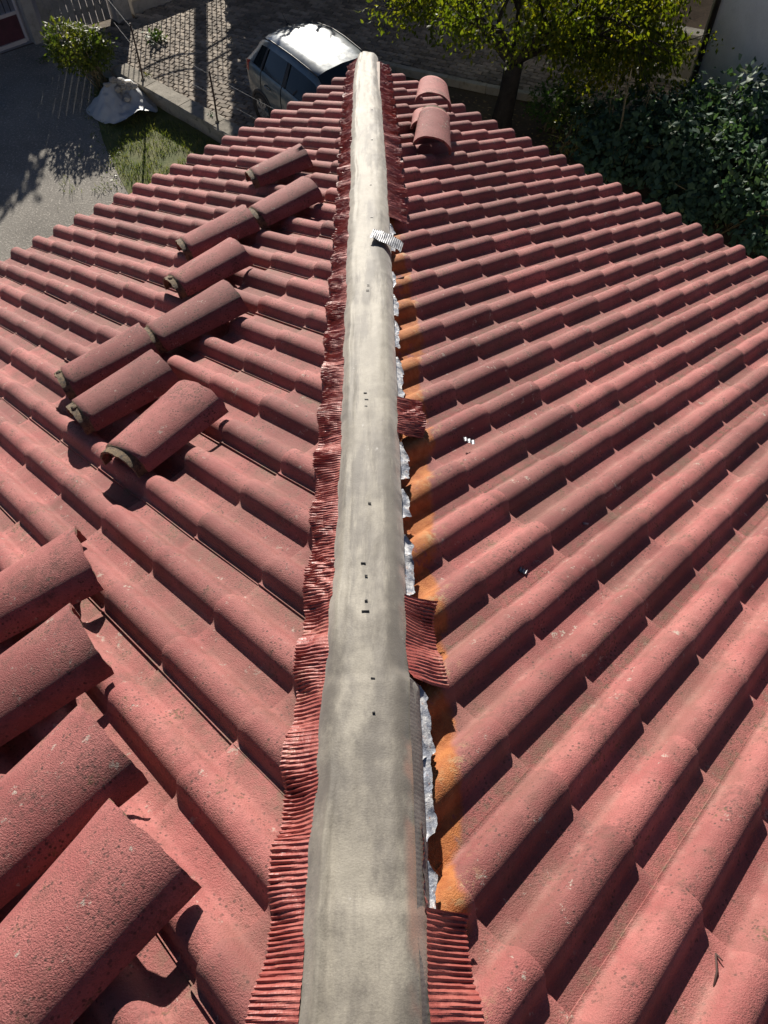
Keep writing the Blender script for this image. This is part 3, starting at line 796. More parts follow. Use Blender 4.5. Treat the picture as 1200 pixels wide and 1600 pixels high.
for k in (0.55, 0.93):
    a = Vector((-4.20, 7.95, GZ + .26)).lerp(T1, k); b = Vector((-2.72, 6.58, GZ + .26)).lerp(T2, k); e = b + Vector((1.9, -1.6, -0.05)); s0 = a + Vector((-1.0, 1.6, 0.15))
    m.tube([s0, a, a.lerp(b, .5) - Vector((0, 0, .02)), b, b.lerp(e, .5) - Vector((0, 0, .03)), e], 0.0022, 5)
tag(m.build('fence_wire', mat_simple('galvanised_wire', (0.2, 0.2, 0.2), 0.7, 0.0)), 'two slack wires strung along the thin rusty posts', 'wire')
# kerb between the yard and the flower bed
KP = [(-0.6, 9.06), (0.34, 8.66), (1.27, 8.24), (1.95, 7.95), (2.74, 7.66), (4.3, 7.05)]
kb = thing('garden_kerb', (1.3, 8.2, GZ), 'pale concrete kerb edging the flower bed by the tree', 'kerb')
Pk = [Vector((x, y, 0)) for x, y in KP]; acc = []
for a, b in zip(Pk, Pk[1:]):
    n_ = max(1, round((b - a).length / 0.9))
    for k in range(n_): acc.append((a.lerp(b, k / n_), a.lerp(b, (k + 1) / n_)))
for a, b in acc:
    d = (b - a).normalized() * 0.006
    m = MB(); run_wall(m, [((a + d).x, (a + d).y), ((b - d).x, (b - d).y)], 0.11, GZ - 0.05, GZ + 0.12, 0.15, 0.08); m.build('kerb_stone', M_KERB, kb)
# cream boundary wall with a coping
bw = thing('boundary_wall', (4.2, 9.0, GZ), 'cream rendered boundary wall with pale coping behind the tree', 'wall')
BP = [(1.3, 11.5), (2.7, 10.1), (4.3, 8.75), (5.9, 8.05)]
m = MB(); run_wall(m, BP, 0.16, GZ - 0.05, GZ + 0.80, 0.4, 0.0); m.build('wall_face', M_CREAM, bw)
m = MB(); run_wall(m, BP, 0.24, GZ + 0.802, GZ + 0.86, 0.4, 0.0); m.build('coping', M_KERB, bw)
m = MB(); run_wall(m, [(x - 0.10, y - 0.12) for x, y in BP], 0.14, GZ - 0.05, GZ + 0.10, 0.4, 0.0); m.build('plinth', M_KERB, bw)

# neighbouring house on the right
M_WHITE = mat_conc('white_stucco', (0.70, 0.69, 0.69), (0.78, 0.77, 0.77), 0.08)
nh = thing('neighbour_house', (7, 6, GZ), 'white stuccoed neighbour house with a dark downpipe at its corner', 'house')
HA = Vector((5.45, 7.45, 0)); hd = Vector((0.32, -0.947, 0)); hs = Vector((0.947, 0.32, 0))
q = [HA, HA + hd * 7, HA + hd * 7 + hs * 7, HA + hs * 7]
m = MB(); m.grid([[Vector((p.x, p.y, z)) for p in q] for z in (GZ - .05, GZ + 6.2)], False, closed=True, flip=True); m.quad(*[Vector((p.x, p.y, GZ + 6.2)) for p in q]); m.build('wall', M_WHITE, nh)
m = MB(); c = (q[0] + q[2]) / 2
m.grid([[Vector((p.x, p.y, GZ + 6.2)) + (p - c).normalized() * 0.5 for p in q], [Vector((c.x, c.y, GZ + 8.0))] * 4], False, closed=True, flip=True); m.build('roof', M_TILE, nh)
m = MB(); pp = HA - hs * 0.05 + hd * 0.05
m.tube([pp + Vector((0, 0, GZ)), pp + Vector((0, 0, GZ + 6.1))], 0.045, 12); m.build('downpipe', mat_simple('brown_pipe', (0.035, 0.026, 0.022), 0.5), nh)
for z in (0.9, 2.4, 3.9, 5.4):
    m = MB(); m.tube([pp + Vector((0, 0, GZ + z)), pp + Vector((0, 0, GZ + z + 0.04))], 0.055, 12); m.build('pipe_bracket', M_DARK, nh)
m = MB(); m.box(HA + hd * -0.03 - hs * -0.02 + Vector((0, 0, GZ + 3.1)), (0.10, 0.10, 6.2), Matrix.Rotation(math.atan2(hs.y, hs.x), 3, 'Z')); m.build('corner_trim', M_KERB, nh)
M_SHUT = mat_simple('green_shutter', (0.05, 0.09, 0.06), 0.6); M_PANE = mat_simple('dark_pane', (0.02, 0.025, 0.03), 0.08)
for k, z in ((3.2, 4.4), (5.6, 4.4), (5.6, 1.5)):
    p = HA + hd * k - hs * 0.01 + Vector((0, 0, GZ + z)); M3 = Matrix.Rotation(math.atan2(hd.y, hd.x), 3, 'Z')
    m = MB(); m.box(p, (0.9, 0.06, 1.25), M3); w = m.build('window', M_KERB, nh)
    m = MB(); m.box(p - hs * 0.035, (0.78, 0.01, 1.12), M3); m.build('pane', M_PANE, w)

# ------------------------------------------------------------------ street front at the top left
M_FRAME = mat_simple('lilac_grey_paint', (0.36, 0.34, 0.36), 0.6, var=0.12)
M_BAR = mat_simple('dark_iron_bar', (0.035, 0.03, 0.032), 0.6)
M_MAROON = mat_simple('maroon_sheet', (0.055, 0.014, 0.026), 0.55)
def pillar(x, y, w, h, a, lab, mat=None):
    t = thing('gate_pillar', (x, y, GZ), lab, 'pillar', 'rendered pillars along the street')
    M3 = Matrix.Rotation(a, 3, 'Z')
    m = MB(); m.box((x, y, GZ + h / 2), (w, w, h), M3); m.build('shaft', mat or M_PILL, t)
    m = MB(); m.box((x, y, GZ + h + 0.035), (w + .07, w + .07, 0.065), M3); m.box((x, y, GZ + h + 0.085), (w * .6, w * .6, 0.034), M3); m.build('cap', M_KERB, t)
GA_ = math.radians(39); gd = Vector((math.cos(GA_), math.sin(GA_), 0))
pillar(-6.66, 9.98, 0.20, 1.95, GA_, 'grey pillar between the barred gate and the board gate')
pillar(-5.18, 10.86, 0.32, 1.85, GA_, 'broad grey pillar between the board gate and the barred fence')
gt = thing('street_gate', (-7.7, 9.1, GZ), 'barred gate with pale frame and dark maroon lower panel', 'gate')
G1 = Vector((-6.80, 9.86, 0)); 
def gp(t, z): p = G1 - gd * t; return Vector((p.x, p.y, GZ + z))
M3 = Matrix.Rotation(GA_, 3, 'Z')
def bar_between(m, a, b, w): 
    d = b - a; L = d.length; R = d.to_track_quat('X', 'Z').to_matrix(); m.box((a + b) / 2, (L, w[0], w[1]), R)
for nm, a, b, w in (('stile', gp(0, .08), gp(0, 1.75), (.07, .05)), ('stile', gp(2.4, .08), gp(2.4, 1.75), (.07, .05)), ('rail', gp(0.04, .10), gp(2.36, .10), (.05, .07)), ('rail', gp(0.04, .60), gp(2.36, .60), (.05, .06)), ('rail', gp(0.04, 1.7), gp(2.36, 1.7), (.05, .06))):
    m = MB(); bar_between(m, a, b, w); m.build(nm, M_FRAME, gt)
m = MB(); m.box((gp(1.2, .35)), (2.3, .012, .42), M3); m.build('panel', M_MAROON, gt)
for k in range(21):
    m = MB(); t = 0.12 + k * 0.108; m.tube([gp(t, .63), gp(t, 1.68)], 0.009, 6); m.build('bar', M_BAR, gt)
# board gate
bg_ = thing('board_gate', (-5.9, 10.4, GZ), 'weathered grey board gate behind the round bush', 'gate')
B0, B1 = Vector((-6.50, 10.10, 0)), Vector((-5.36, 10.74, 0)); bd = (B1 - B0); bl = bd.length; bd.normalize()
M_BOARD = mat_conc('weathered_board', (0.20, 0.185, 0.165), (0.31, 0.29, 0.26), 0.5)
for k in range(10):
    p = B0 + bd * ((k + .5) * bl / 10)
    m = MB(); m.box((p.x, p.y, GZ + 0.85 + 0.02 * fn(k * 3.3)), (bl / 10 - .012, .025, 1.6), Matrix.Rotation(math.atan2(bd.y, bd.x) + 0.01 * fn(k * 7.7), 3, 'Z')); m.build('board', M_BOARD, bg_)
for z in (0.3, 1.35):
    m = MB(); c = (B0 + B1) / 2 + Vector((-bd.y, bd.x, 0)) * 0.03; m.box((c.x, c.y, GZ + z), (bl, .03, .09), Matrix.Rotation(math.atan2(bd.y, bd.x), 3, 'Z')); m.build('ledge', M_BOARD, bg_)
# barred fence on a low wall, with two sagging rails
FA = Vector((-4.98, 11.02, 0))
def fence(F0, L, lab, nb):
    t = thing('barred_fence', (F0.x, F0.y, GZ), lab, 'fence', 'barred fences on the street wall')
    F1 = F0 + gd * L
    m = MB(); run_wall(m, [(F0.x, F0.y), (F1.x, F1.y)], 0.16, GZ - .05, GZ + 0.26, 0.4); m.build('base_wall', M_PILL, t)
    m = MB(); run_wall(m, [(F0.x, F0.y), (F1.x, F1.y)], 0.22, GZ + .262, GZ + 0.31, 0.4); m.build('coping', M_KERB, t)
    for k in range(nb):
        p = F0 + gd * ((k + .5) * L / nb); m = MB(); m.tube([(p.x, p.y, GZ + .30), (p.x, p.y, GZ + 1.72)], 0.010, 6); m.build('bar', M_BAR, t)
    for z in (1.12, 1.36):
        m = MB(); pts = []
        for k in range(13):
            f = k / 12; p = F0 + gd * (f * L); pts.append((p.x, p.y, GZ + z - 0.10 * (1 - (2 * f - 1) ** 2)))
        m.tube(pts, 0.018, 7); m.build('rail', M_BAR, t)
fence(FA, 1.52, 'dark barred fence on a pale coping at the top edge of the yard', 14)
F2 = FA + gd * 1.62
pillar(F2.x, F2.y, 0.17, 2.6, GA_, 'slim post at the far end of the barred fence')
fence(F2 + gd * 0.1, 2.4, 'next bay of the barred fence past the slim post', 22)

# ------------------------------------------------------------------ plants
def leaf_quad(m, sh, p, d, n_, L, W, shade, fold=0.25):
    """one leaf: four points, bent along the midrib"""
    d = d.normalized(); s_ = d.cross(n_)
    if s_.length < 1e-3: s_ = d.cross(Vector((1, 0, 0)))
    s_.normalize(); up = s_.cross(d)
    b = len(m.v)
    m.v += [tuple(p), tuple(p + d * L * .45 + s_ * W * .5 - up * W * fold), tuple(p + d * L - up * L * .15), tuple(p + d * L * .45 - s_ * W * .5 - up * W * fold)]
    sh += [shade] * 4
    m.face((b, b + 1, b + 2), True); m.face((b, b + 2, b + 3), True)
def rand_dir(r): 
    z = r.uniform(-1, 1); a = r.uniform(0, 6.283); q = math.sqrt(1 - z * z); return Vector((q * math.cos(a), q * math.sin(a), z))
def limb(m, r, p0, d, L, rad, depth, tips, bend=0.35, up=0.1, split=(2, 3), shrink=0.68):
    pts = [p0]; n = 5; dd = d.normalized()
    for i in range(n):
        dd = (dd + rand_dir(r) * bend * 0.35 + Vector((0, 0, up * 0.2))).normalized(); pts.append(pts[-1] + dd * L / n)
    m.tube(pts, [rad * (1 - 0.45 * k / n) for k in range(n + 1)], 7 if depth > 1 else 5)
    tips.append((pts[-1], dd, depth)); tips.append((pts[3], dd, depth))
    if depth > 0:
        for _ in range(r.randint(*split)):
            k = r.choice((3, 4, 5)); nd = (dd + rand_dir(r) * 0.85 + Vector((0, 0, up))).normalized()
            limb(m, r, pts[k], nd, L * shrink * r.uniform(.8, 1.15), rad * 0.55, depth - 1, tips, bend, up, split, shrink)
M_BARK = mat_conc('dark_bark', (0.020, 0.016, 0.013), (0.045, 0.036, 0.028), 0.4)
M_TLEAF = mat_leaf('fruit_tree_leaves', [(0.036, 0.056, 0.010), (0.070, 0.092, 0.013), (0.130, 0.130, 0.018), (0.27, 0.20, 0.025)], 0.48, 0.5, 0.25, tcol=(2.2, 2.3, 0.5))
M_SLEAF = mat_leaf('broad_dark_leaves', [(0.032, 0.066, 0.050), (0.050, 0.098, 0.066), (0.072, 0.12, 0.062), (0.13, 0.145, 0.05)], 0.22, 0.55, 0.16)
M_YLEAF = mat_leaf('yellow_green_leaves', [(0.045, 0.075, 0.015), (0.08, 0.11, 0.018), (0.14, 0.145, 0.025), (0.24, 0.20, 0.045)], 0.4, 0.5, 0.3)
M_BLEAF = mat_leaf('bright_bush_leaves', [(0.03, 0.065, 0.016), (0.05, 0.10, 0.024), (0.08, 0.125, 0.034), (0.18, 0.19, 0.08)], 0.35, 0.5, 0.25)
M_STEM = mat_simple('pale_stem', (0.22, 0.17, 0.085), 0.8, var=0.3, scale=20)
M_HEDGE = mat_leaf('hedge_leaves', [(0.015, 0.035, 0.012), (0.03, 0.055, 0.016), (0.045, 0.07, 0.02)], 0.1, 0.5)

# fruit tree with low, drooping yellow-green crown
r = random.Random(21)
tb = Vector((2.12, 6.85, GZ)); tree = thing('fruit_tree', tb, 'spreading yellow-green fruit tree with dark forked trunk beside the kerb', 'tree')
m = MB(); fork = tb + Vector((0.10, 0.05, 1.05))
m.tube([tb - Vector((0, 0, .1)), tb + Vector((.0, .0, .12)), tb + Vector((.06, .03, .55)), fork], [0.21, 0.175, 0.155, 0.15], 12)
tips = []
limbs = [(Vector((-0.75, 0.35, 0.75)), 1.15), (Vector((0.1, 0.9, 0.8)), 1.2), (Vector((0.9, 0.1, 0.62)), 1.35), (Vector((0.9, 0.75, 0.7)), 1.3), (Vector((-0.25, -0.3, 1.0)), 1.0), (Vector((-0.6, 1.0, 0.45)), 1.2), (Vector((1.2, 0.45, 0.35)), 1.4), (Vector((0.5, -0.5, 0.9)), 1.0)]
for d, L in limbs: limb(m, r, fork - Vector((0, 0, .10 * r.random())), d, L, 0.060, 3, tips, 0.5, -0.02, (2, 3), 0.72)
m.build('trunk', M_BARK, tree)
lm = MB(); sh = []
for p, d, dep in tips:
    if dep > 1 and r.random() < .6: continue
    clump = 0.30 * fn(p.x * 1.3, p.y * 1.3, p.z * 1.3) + 0.40
    n_l = r.randint(16, 34)
    for _ in range(n_l):
        off = rand_dir(r) * r.random() ** .7 * 0.40; off.z = off.z * .7 - 0.10
        q = p + off
        if q.z < GZ + 0.85 + 0.25 * fn(q.x * 2, q.y * 2): continue
        if fn(q.x * 2.6, q.y * 2.6, q.z * 2.6 + 3) < -0.30: continue
        dd = (rand_dir(r) * .8 + Vector((0, 0, -0.75)) + d * .3)
        L = r.uniform(.055, .105)
        leaf_quad(lm, sh, q, dd, rand_dir(r), L, L * r.uniform(.42, .6), min(1, max(0, clump + r.uniform(-.22, .25))))
for c, rad, n_ in (((1.0, 7.7, 1.95), (.95, .75, .55), 2000), ((2.4, 7.7, 1.95), (1.1, .85, .65), 2600), ((3.3, 7.05, 1.65), (1.0, .8, .60), 2900), ((4.2, 7.2, 1.55), (.8, .7, .55), 2400), ((2.8, 6.5, 1.75), (.7, .5, .40), 1000), ((4.7, 7.9, 1.9), (.8, .6, .5), 1200), ((1.35, 7.35, 1.35), (.6, .5, .38), 520), ((3.6, 6.7, 1.15), (.95, .6, .42), 1900), ((4.6, 7.25, 1.05), (.6, .5, .42), 900), ((2.6, 6.9, 1.5), (.7, .5, .3), 500)):
    for _ in range(n_):
        q = Vector((c[0], c[1], GZ + c[2])) + Vector([a * b for a, b in zip(rand_dir(r) * r.random() ** .45, rad)])
        k = fn(q.x * 2.1, q.y * 2.1, q.z * 2.4 + 3) + 0.35 * fn(q.x * 6, q.y * 6, q.z * 6)
        if k < -0.16: continue
        L = r.uniform(.06, .115)
        leaf_quad(lm, sh, q, rand_dir(r) * .7 + Vector((0, 0, -.8)), rand_dir(r), L, L * r.uniform(.42, .58), min(1, max(0, 0.42 + 0.35 * fn(q.x * 1.3, q.y * 1.3, q.z) + r.uniform(-.25, .3))))
me = lm.mesh('crown', M_TLEAF); shade_attr(me, sh); tag(put('crown', me, tree), kind='stuff')
print('tree leaves', len(lm.f) // 2)

def bush(name, label, base, canopy, n_stems, n_leaves, leafL, mat, stem_mat, seed, droop=-0.2, aspect=0.6, shell=0.35, lump=0.35, group=None, ph=1.0):
    """canopy: list of (centre, radii) lobes; stems run from the base into the lobes"""
    r = random.Random(seed); t = thing(name, base, label, 'shrub', group)
    m = MB(); ends = []
    for _ in range(n_stems):
        c, rad = r.choice(canopy); e = Vector(c) + Vector((rad[0] * r.uniform(-.8, .8), rad[1] * r.uniform(-.8, .8), rad[2] * r.uniform(-.3, .8)))
        b = Vector(base) + Vector((r.uniform(-.12, .12), r.uniform(-.12, .12), -0.02))
        mid = b.lerp(e, .5) + Vector((r.uniform(-.08, .08), r.uniform(-.08, .08), .1))
        m.tube([b, mid, e], [.013, .009, .004], 5); ends.append((b, mid, e))
    m.build('stem', stem_mat, t)
    lm = MB(); sh = []; tot = sum(a[1][0] * a[1][1] * a[1][2] for a in canopy)
    for c, rad in canopy:
        for _ in range(int(n_leaves * rad[0] * rad[1] * rad[2] / tot)):
            d = rand_dir(r); k = (shell + (1 - shell) * r.random()) ** 0.6
            k *= 1 + lump * fn(d.x * 2.3 + seed, d.y * 2.3, d.z * 2.3 + c[0])
            p = Vector(c) + Vector((d.x * rad[0], d.y * rad[1], d.z * rad[2])) * k
            if p.z < GZ + 0.04: continue
            if fn(p.x * 4.2, p.y * 4.2, p.z * 4.2 + seed) < -0.28: continue
            dd = d * .5 + rand_dir(r) * .7 + Vector((0, 0, droop))
            L = leafL * r.uniform(.65, 1.25); cl = 0.42 + 0.35 * fn(p.x * 2.2, p.y * 2.2, p.z * 2.2 + 5)
            leaf_quad(lm, sh, p, dd, (d + rand_dir(r) * .8 + Vector((0, 0, .6))), L, L * aspect, min(1, max(0, cl + r.uniform(-.25, .25))))
    me = lm.mesh('foliage', mat); shade_attr(me, sh); tag(put('foliage', me, t), kind='stuff')
    return t
# dark broad-leaved shrubs along the right eave
bush('broad_leaved_shrub', 'big dark broad-leaved shrub crowding the right eave below the cream wall', (4.3, 5.8, GZ),
     [((4.0, 6.0, GZ + .50), (.90, .70, .50)), ((4.75, 5.75, GZ + .55), (.8, .75, .60)), ((3.75, 5.35, GZ + .5), (.75, .65, .5)), ((4.5, 4.95, GZ + .75), (.8, .7, .7))], 16, 5600, 0.115, M_SLEAF, M_STEM, 31, droop=-0.45, aspect=0.72)
bush('climbing_shrub', 'tall loose dark shrub with heart-shaped leaves against the white house wall', (5.5, 5.6, GZ),
     [((5.25, 6.0, GZ + .62), (.38, .55, .62)), ((5.60, 5.25, GZ + .95), (.40, .60, .85)), ((5.15, 5.45, GZ + .6), (.5, .6, .6))], 16, 2100, 0.12, M_SLEAF, M_STEM, 32, droop=-0.5, aspect=0.78, shell=.2, lump=.6)
bush('broad_leaved_shrub', 'dull dark shrub in the lower right corner behind the eave', (5.3, 4.0, GZ),
     [((5.2, 4.25, GZ + .7), (.85, .75, .7)), ((5.7, 3.4, GZ + .75), (.7, .8, .75)), ((4.6, 4.2, GZ + .5), (.6, .6, .5))], 10, 4600, 0.11, M_SLEAF, M_STEM, 33, droop=-0.45, aspect=0.7)
bush('glossy_bush', 'small bright glossy bush right of the tree trunk', (2.95, 6.75, GZ),
     [((2.95, 6.75, GZ + .42), (.48, .42, .36)), ((3.3, 6.95, GZ + .5), (.36, .32, .30))], 9, 1500, 0.085, M_BLEAF, M_STEM, 34, droop=-0.05, aspect=0.5)
bush('yellowing_plant', 'yellowing stalky plant between the glossy bush and the dark shrubs', (3.15, 6.05, GZ),
     [((3.15, 6.0, GZ + .35), (.42, .38, .34)), ((3.5, 6.2, GZ + .45), (.3, .3, .36))], 16, 1100, 0.06, M_YLEAF, M_STEM, 35, droop=0.1, aspect=0.35)
# long bare stalks that stick out of the dark shrubs
m = MB()
stalks = thing('bare_stalks', (3.9, 5.6, GZ), 'bundle of pale bare stalks rising out of the dark shrubs', 'stalks')
rs = random.Random(8)
for k in range(7):
    b = Vector((3.75 + rs.uniform(-.25, .35), 5.3 + rs.uniform(-.2, .3), GZ)); e = b + Vector((rs.uniform(-.1, .45), rs.uniform(.1, .5), rs.uniform(1.3, 1.75)))
    mm = MB(); mm.tube([b, b.lerp(e, .5) + Vector((.03, 0, .05)), e], [.012, .009, .005], 6); mm.build('stalk', M_STEM, stalks)
# round bush by the gate, on bare leaning stems
bush('round_bush', 'round yellow-green bush on leaning stems in front of the board gate', (-5.00, 8.25, GZ),
     [((-5.28, 8.20, GZ + .74), (.50, .46, .36)), ((-5.55, 8.40, GZ + .80), (.34, .36, .30)), ((-4.98, 8.22, GZ + .72), (.34, .34, .32))], 16, 3600, 0.082, M_YLEAF, M_STEM, 36, droop=-0.15, aspect=0.42, shell=.45)
# little plants at the foot of walls and posts
def tuft(x, y, z, n, L, mat, label, seed, name='weed', kind=None):
    r = random.Random(seed); lm = MB(); sh = []
    for _ in range(n):
        p = Vector((x + r.gauss(0, L * .5), y + r.gauss(0, L * .5), z + abs(r.gauss(0, L * .35)))); leaf_quad(lm, sh, p, rand_dir(r) + Vector((0, 0, .5)), Vector((0, 0, 1)), L * r.uniform(.4, .9), L * .3, r.random())
    me = lm.mesh(name, mat); shade_attr(me, sh); o = put(name, me); return tag(o, label, 'plant')
tuft(-4.66, 8.55, GZ + .05, 60, .13, M_BLEAF, 'bright weed at the end of the garden wall, right of the bush stems', 1)
tuft(-4.32, 9.9, GZ + .05, 110, .16, M_BLEAF, 'leafy weed below the barred fence coping', 2)
tuft(-6.35, 9.2, GZ + .02, 45, .10, M_BLEAF, 'small weed on the driveway edge near the barred gate', 3)
tuft(-2.85, 6.75, GZ + .28, 40, .06, M_SLEAF, 'dark tuft on the wall coping beside the right-hand post', 4)
tuft(-4.15, 8.1, GZ + .28, 50, .07, M_YLEAF, 'dry tuft on the wall coping beside the left-hand post', 5)

# fallen leaves in the flower bed, weeds along the edge of the driveway
r = random.Random(77); lm = MB(); sh = []
for _ in range(1600):
    x, y = r.uniform(0.4, 5.6), r.uniform(4.2, 8.2)
    if y > 8.5 - 0.42 * x: continue
    leaf_quad(lm, sh, Vector((x, y, GZ + r.uniform(.0, .02))), Vector((r.uniform(-1, 1), r.uniform(-1, 1), .1)), Vector((0, 0, 1)), r.uniform(.04, .08), .035, r.random(), .1)
me = lm.mesh('leaf_litter', mat_leaf('dry_leaves', [(0.10, 0.055, 0.025), (0.22, 0.14, 0.06), (0.34, 0.24, 0.12)], 0.1, 0.8)); shade_attr(me, sh); tag(put('leaf_litter', me), kind='stuff')
r = random.Random(78); lm = MB(); sh = []
for _ in range(420):
    t = r.random(); x = -5.45 + 1.15 * t + r.gauss(0, .10); y = 9.0 - 3.6 * t + r.gauss(0, .2)
    leaf_quad(lm, sh, Vector((x, y, GZ + r.uniform(0, .03))), rand_dir(r) + Vector((0, 0, .4)), Vector((0, 0, 1)), r.uniform(.03, .07), .02, r.random(), .1)
me = lm.mesh('edge_weeds', M_GRASS); shade_attr(me, sh); tag(put('edge_weeds', me), kind='stuff')

# unseen hedges, added outside the frame to throw shade over the yard
def shade_hedge(c, d, a, lab, n, seed):
    r = random.Random(seed); t = thing('shade_hedge', (c[0], c[1], GZ), lab, 'shade_hedge', 'unseen clipped hedges added for shade')
    M3 = Matrix.Rotation(a, 3, 'Z'); C = Vector((c[0], c[1], GZ + d[2] / 2))
    m = MB(); m.box(C, (d[0] - .3, d[1] - .3, d[2] - .2), M3); m.build('solid_core', M_BARK, t)  # solid box added inside the leaves so no sun gets through
    lm = MB(); sh = []
    for _ in range(n):
        p = Vector((r.uniform(-.5, .5) * d[0], r.uniform(-.5, .5) * d[1], r.uniform(-.5, .5) * d[2] + .0)); k = r.randint(0, 2)
        if k == 0: p.y = math.copysign(d[1] / 2, p.y)
        elif k == 1: p.z = d[2] / 2
        else: p.x = math.copysign(d[0] / 2, p.x)
        p += rand_dir(r) * .14 + Vector((0, 0, .28 * fn(p.x * 1.1, p.y, seed)))
        leaf_quad(lm, sh, C + M3 @ p, rand_dir(r), rand_dir(r), .16, .09, r.random())
    me = lm.mesh('foliage', M_HEDGE); shade_attr(me, sh); tag(put('foliage', me, t), kind='stuff')

# ------------------------------------------------------------------ sheet with rubble
M_SHEET = mat_simple('white_woven_sheet', (0.40, 0.41, 0.42), 0.55, var=0.06, scale=9, bump=0.3, bscale=40)
ctr = Vector((-4.56, 7.62, GZ)); out = [(-5.22, 7.50), (-5.02, 7.20), (-4.70, 6.99), (-4.40, 6.93), (-4.10, 7.12), (-3.92, 7.32), (-3.98, 7.60), (-4.18, 7.98), (-4.36, 8.30), (-4.66, 8.42), (-4.95, 8.10), (-5.10, 7.78)]
def cr(pts, t):
    n = len(pts); i = int(t) % n; f = t - int(t); p0, p1, p2, p3 = [Vector(pts[(i + k - 1) % n]) for k in range(4)]
    return 0.5 * ((2 * p1) + (p2 - p0) * f + (2 * p0 - 5 * p1 + 4 * p2 - p3) * f * f + (3 * p1 - p0 - 3 * p2 + p3) * f ** 3)
def sheet_z(k, a, x, y):
    h = 0.36 * (1 - k ** 1.6) ** 0.9 * (1 + 0.25 * math.sin(a * 2 + 1)) 
    h += 0.09 * fn(x * 3.3, y * 3.3, 4) + 0.05 * fn(x * 8, y * 8, 9) + 0.03 * abs(fn(x * 14, y * 14, 5))
    h += 0.05 * k * k * abs(math.sin(a * 3.5 + 1.2 * fn(x * 2, y * 2)))
    edge = 0.20 * max(0, math.sin(a * 1.0 - 0.35)) ** 6 * k ** 3           # the back corner stands up
    return max(0.012, h * (1 - 0.55 * k ** 4) + edge)
m = MB(); rows = []; NA_, NK = 96, 22
for i in range(NK + 1):
    k = i / NK; row = []
    for j in range(NA_):
        a = j / NA_ * 2 * math.pi; p = cr(out, j / NA_ * len(out)); x = ctr.x + (p.x - ctr.x) * k; y = ctr.y + (p.y - ctr.y) * k
        row.append((x, y, GZ + sheet_z(k, a, x, y)))
    rows.append(row)
m.grid(rows, True, closed=True)
tag(m.build('plastic_sheet', M_SHEET), 'crumpled white sheet heaped with rubble on the grass', 'sheet')
M_RUB = mat_conc('rubble', (0.30, 0.27, 0.23), (0.50, 0.46, 0.40), 0.4)
r = random.Random(4)
RUB = []
for k in range(14):
    a, q = r.uniform(-.4, 3.4) % 6.283, r.uniform(.05, .55); 
    p = cr(out, a / (2 * math.pi) * len(out)); x = ctr.x + (p.x - ctr.x) * q; y = ctr.y + (p.y - ctr.y) * q
    bm = bmesh.new(); bmesh.ops.create_icosphere(bm, subdivisions=2, radius=1.0); sx = r.uniform(.045, .095)
    for v in bm.verts:
        f = 1 + .35 * fn(v.co.x * 1.3 + k * 7, v.co.y * 1.3, v.co.z * 1.3); v.co = Vector((v.co.x * sx * f, v.co.y * sx * .8 * f, v.co.z * sx * .6 * f))
    me = bpy.data.meshes.new('rubble_chunk'); bm.to_mesh(me); bm.free(); me.materials.append(M_RUB)
    o = put('rubble_chunk', me, None, Matrix.Translation((x, y, GZ + sheet_z(q, a, x, y) + sx * .45)) @ Matrix.Rotation(a, 4, 'Z'))
    RUB.append((x, y, sx, o))

RUB.sort(key=lambda t: t[0])
for k, (x, y, sx, o) in enumerate(RUB):
    w = 'broken piece of rubble lying in the heap on the white sheet'
    if k == 0: w = 'leftmost rubble chunk of the heap on the white sheet'
    elif k == len(RUB) - 1: w = 'rightmost rubble chunk of the heap on the white sheet'
    tag(o, w, 'rubble', 'rubble chunks on the sheet')
big = max(RUB[1:-1], key=lambda t: t[2]); big[3]['label'] = 'biggest rubble chunk of the heap on the white sheet'
# ------------------------------------------------------------------ car
def mat_paint(name, c, rough=0.3, metal=0.45):
    n = NT(name); p = n.pos()
    dust = n.math('MULTIPLY', n.ramp(n.noise(p, 4, 6, 0.7), 0.45, 0.7), 0.22)
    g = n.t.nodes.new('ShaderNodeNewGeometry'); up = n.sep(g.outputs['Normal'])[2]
    film_or_glare = n.math('MULTIPLY', n.ramp(up, 0.75, 0.97), 0.55)  # upward faces paler: sun and sky glare put into the paint colour
    c = n.mix(film_or_glare, c, (0.40, 0.41, 0.41))
    n.base(n.mix(dust, c, (0.42, 0.38, 0.30))); n.set(Roughness=n.ramp(n.noise(p, 9, 4), 0.3, 0.7, rough, rough + .12), Metallic=metal, Coat_Weight=0.6, Coat_Roughness=0.08)
    return n.m
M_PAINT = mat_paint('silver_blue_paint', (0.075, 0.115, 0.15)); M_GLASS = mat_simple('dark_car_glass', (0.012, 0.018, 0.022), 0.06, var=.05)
M_RUBB = mat_simple('black_rubber', (0.018, 0.018, 0.018), 0.8); M_RIM = mat_simple('wheel_silver', (0.52, 0.53, 0.54), 0.35, 0.8, var=.08); M_RED = mat_simple('tail_light_red', (0.45, 0.02, 0.015), 0.15, var=.1)
M_TRIM = mat_simple('black_trim', (0.02, 0.02, 0.022), 0.55)
KC = 0.915; ch = Vector((0.606, -0.795, 0)); cs = Vector((-0.795, -0.606, 0)); co = Vector((-1.76, 7.97, GZ))
CM = Matrix(((ch.x * KC, -cs.x * KC, 0, co.x), (ch.y * KC, -cs.y * KC, 0, co.y), (0, 0, KC, co.z), (0, 0, 0, 1)))   # x forward, y left, z up
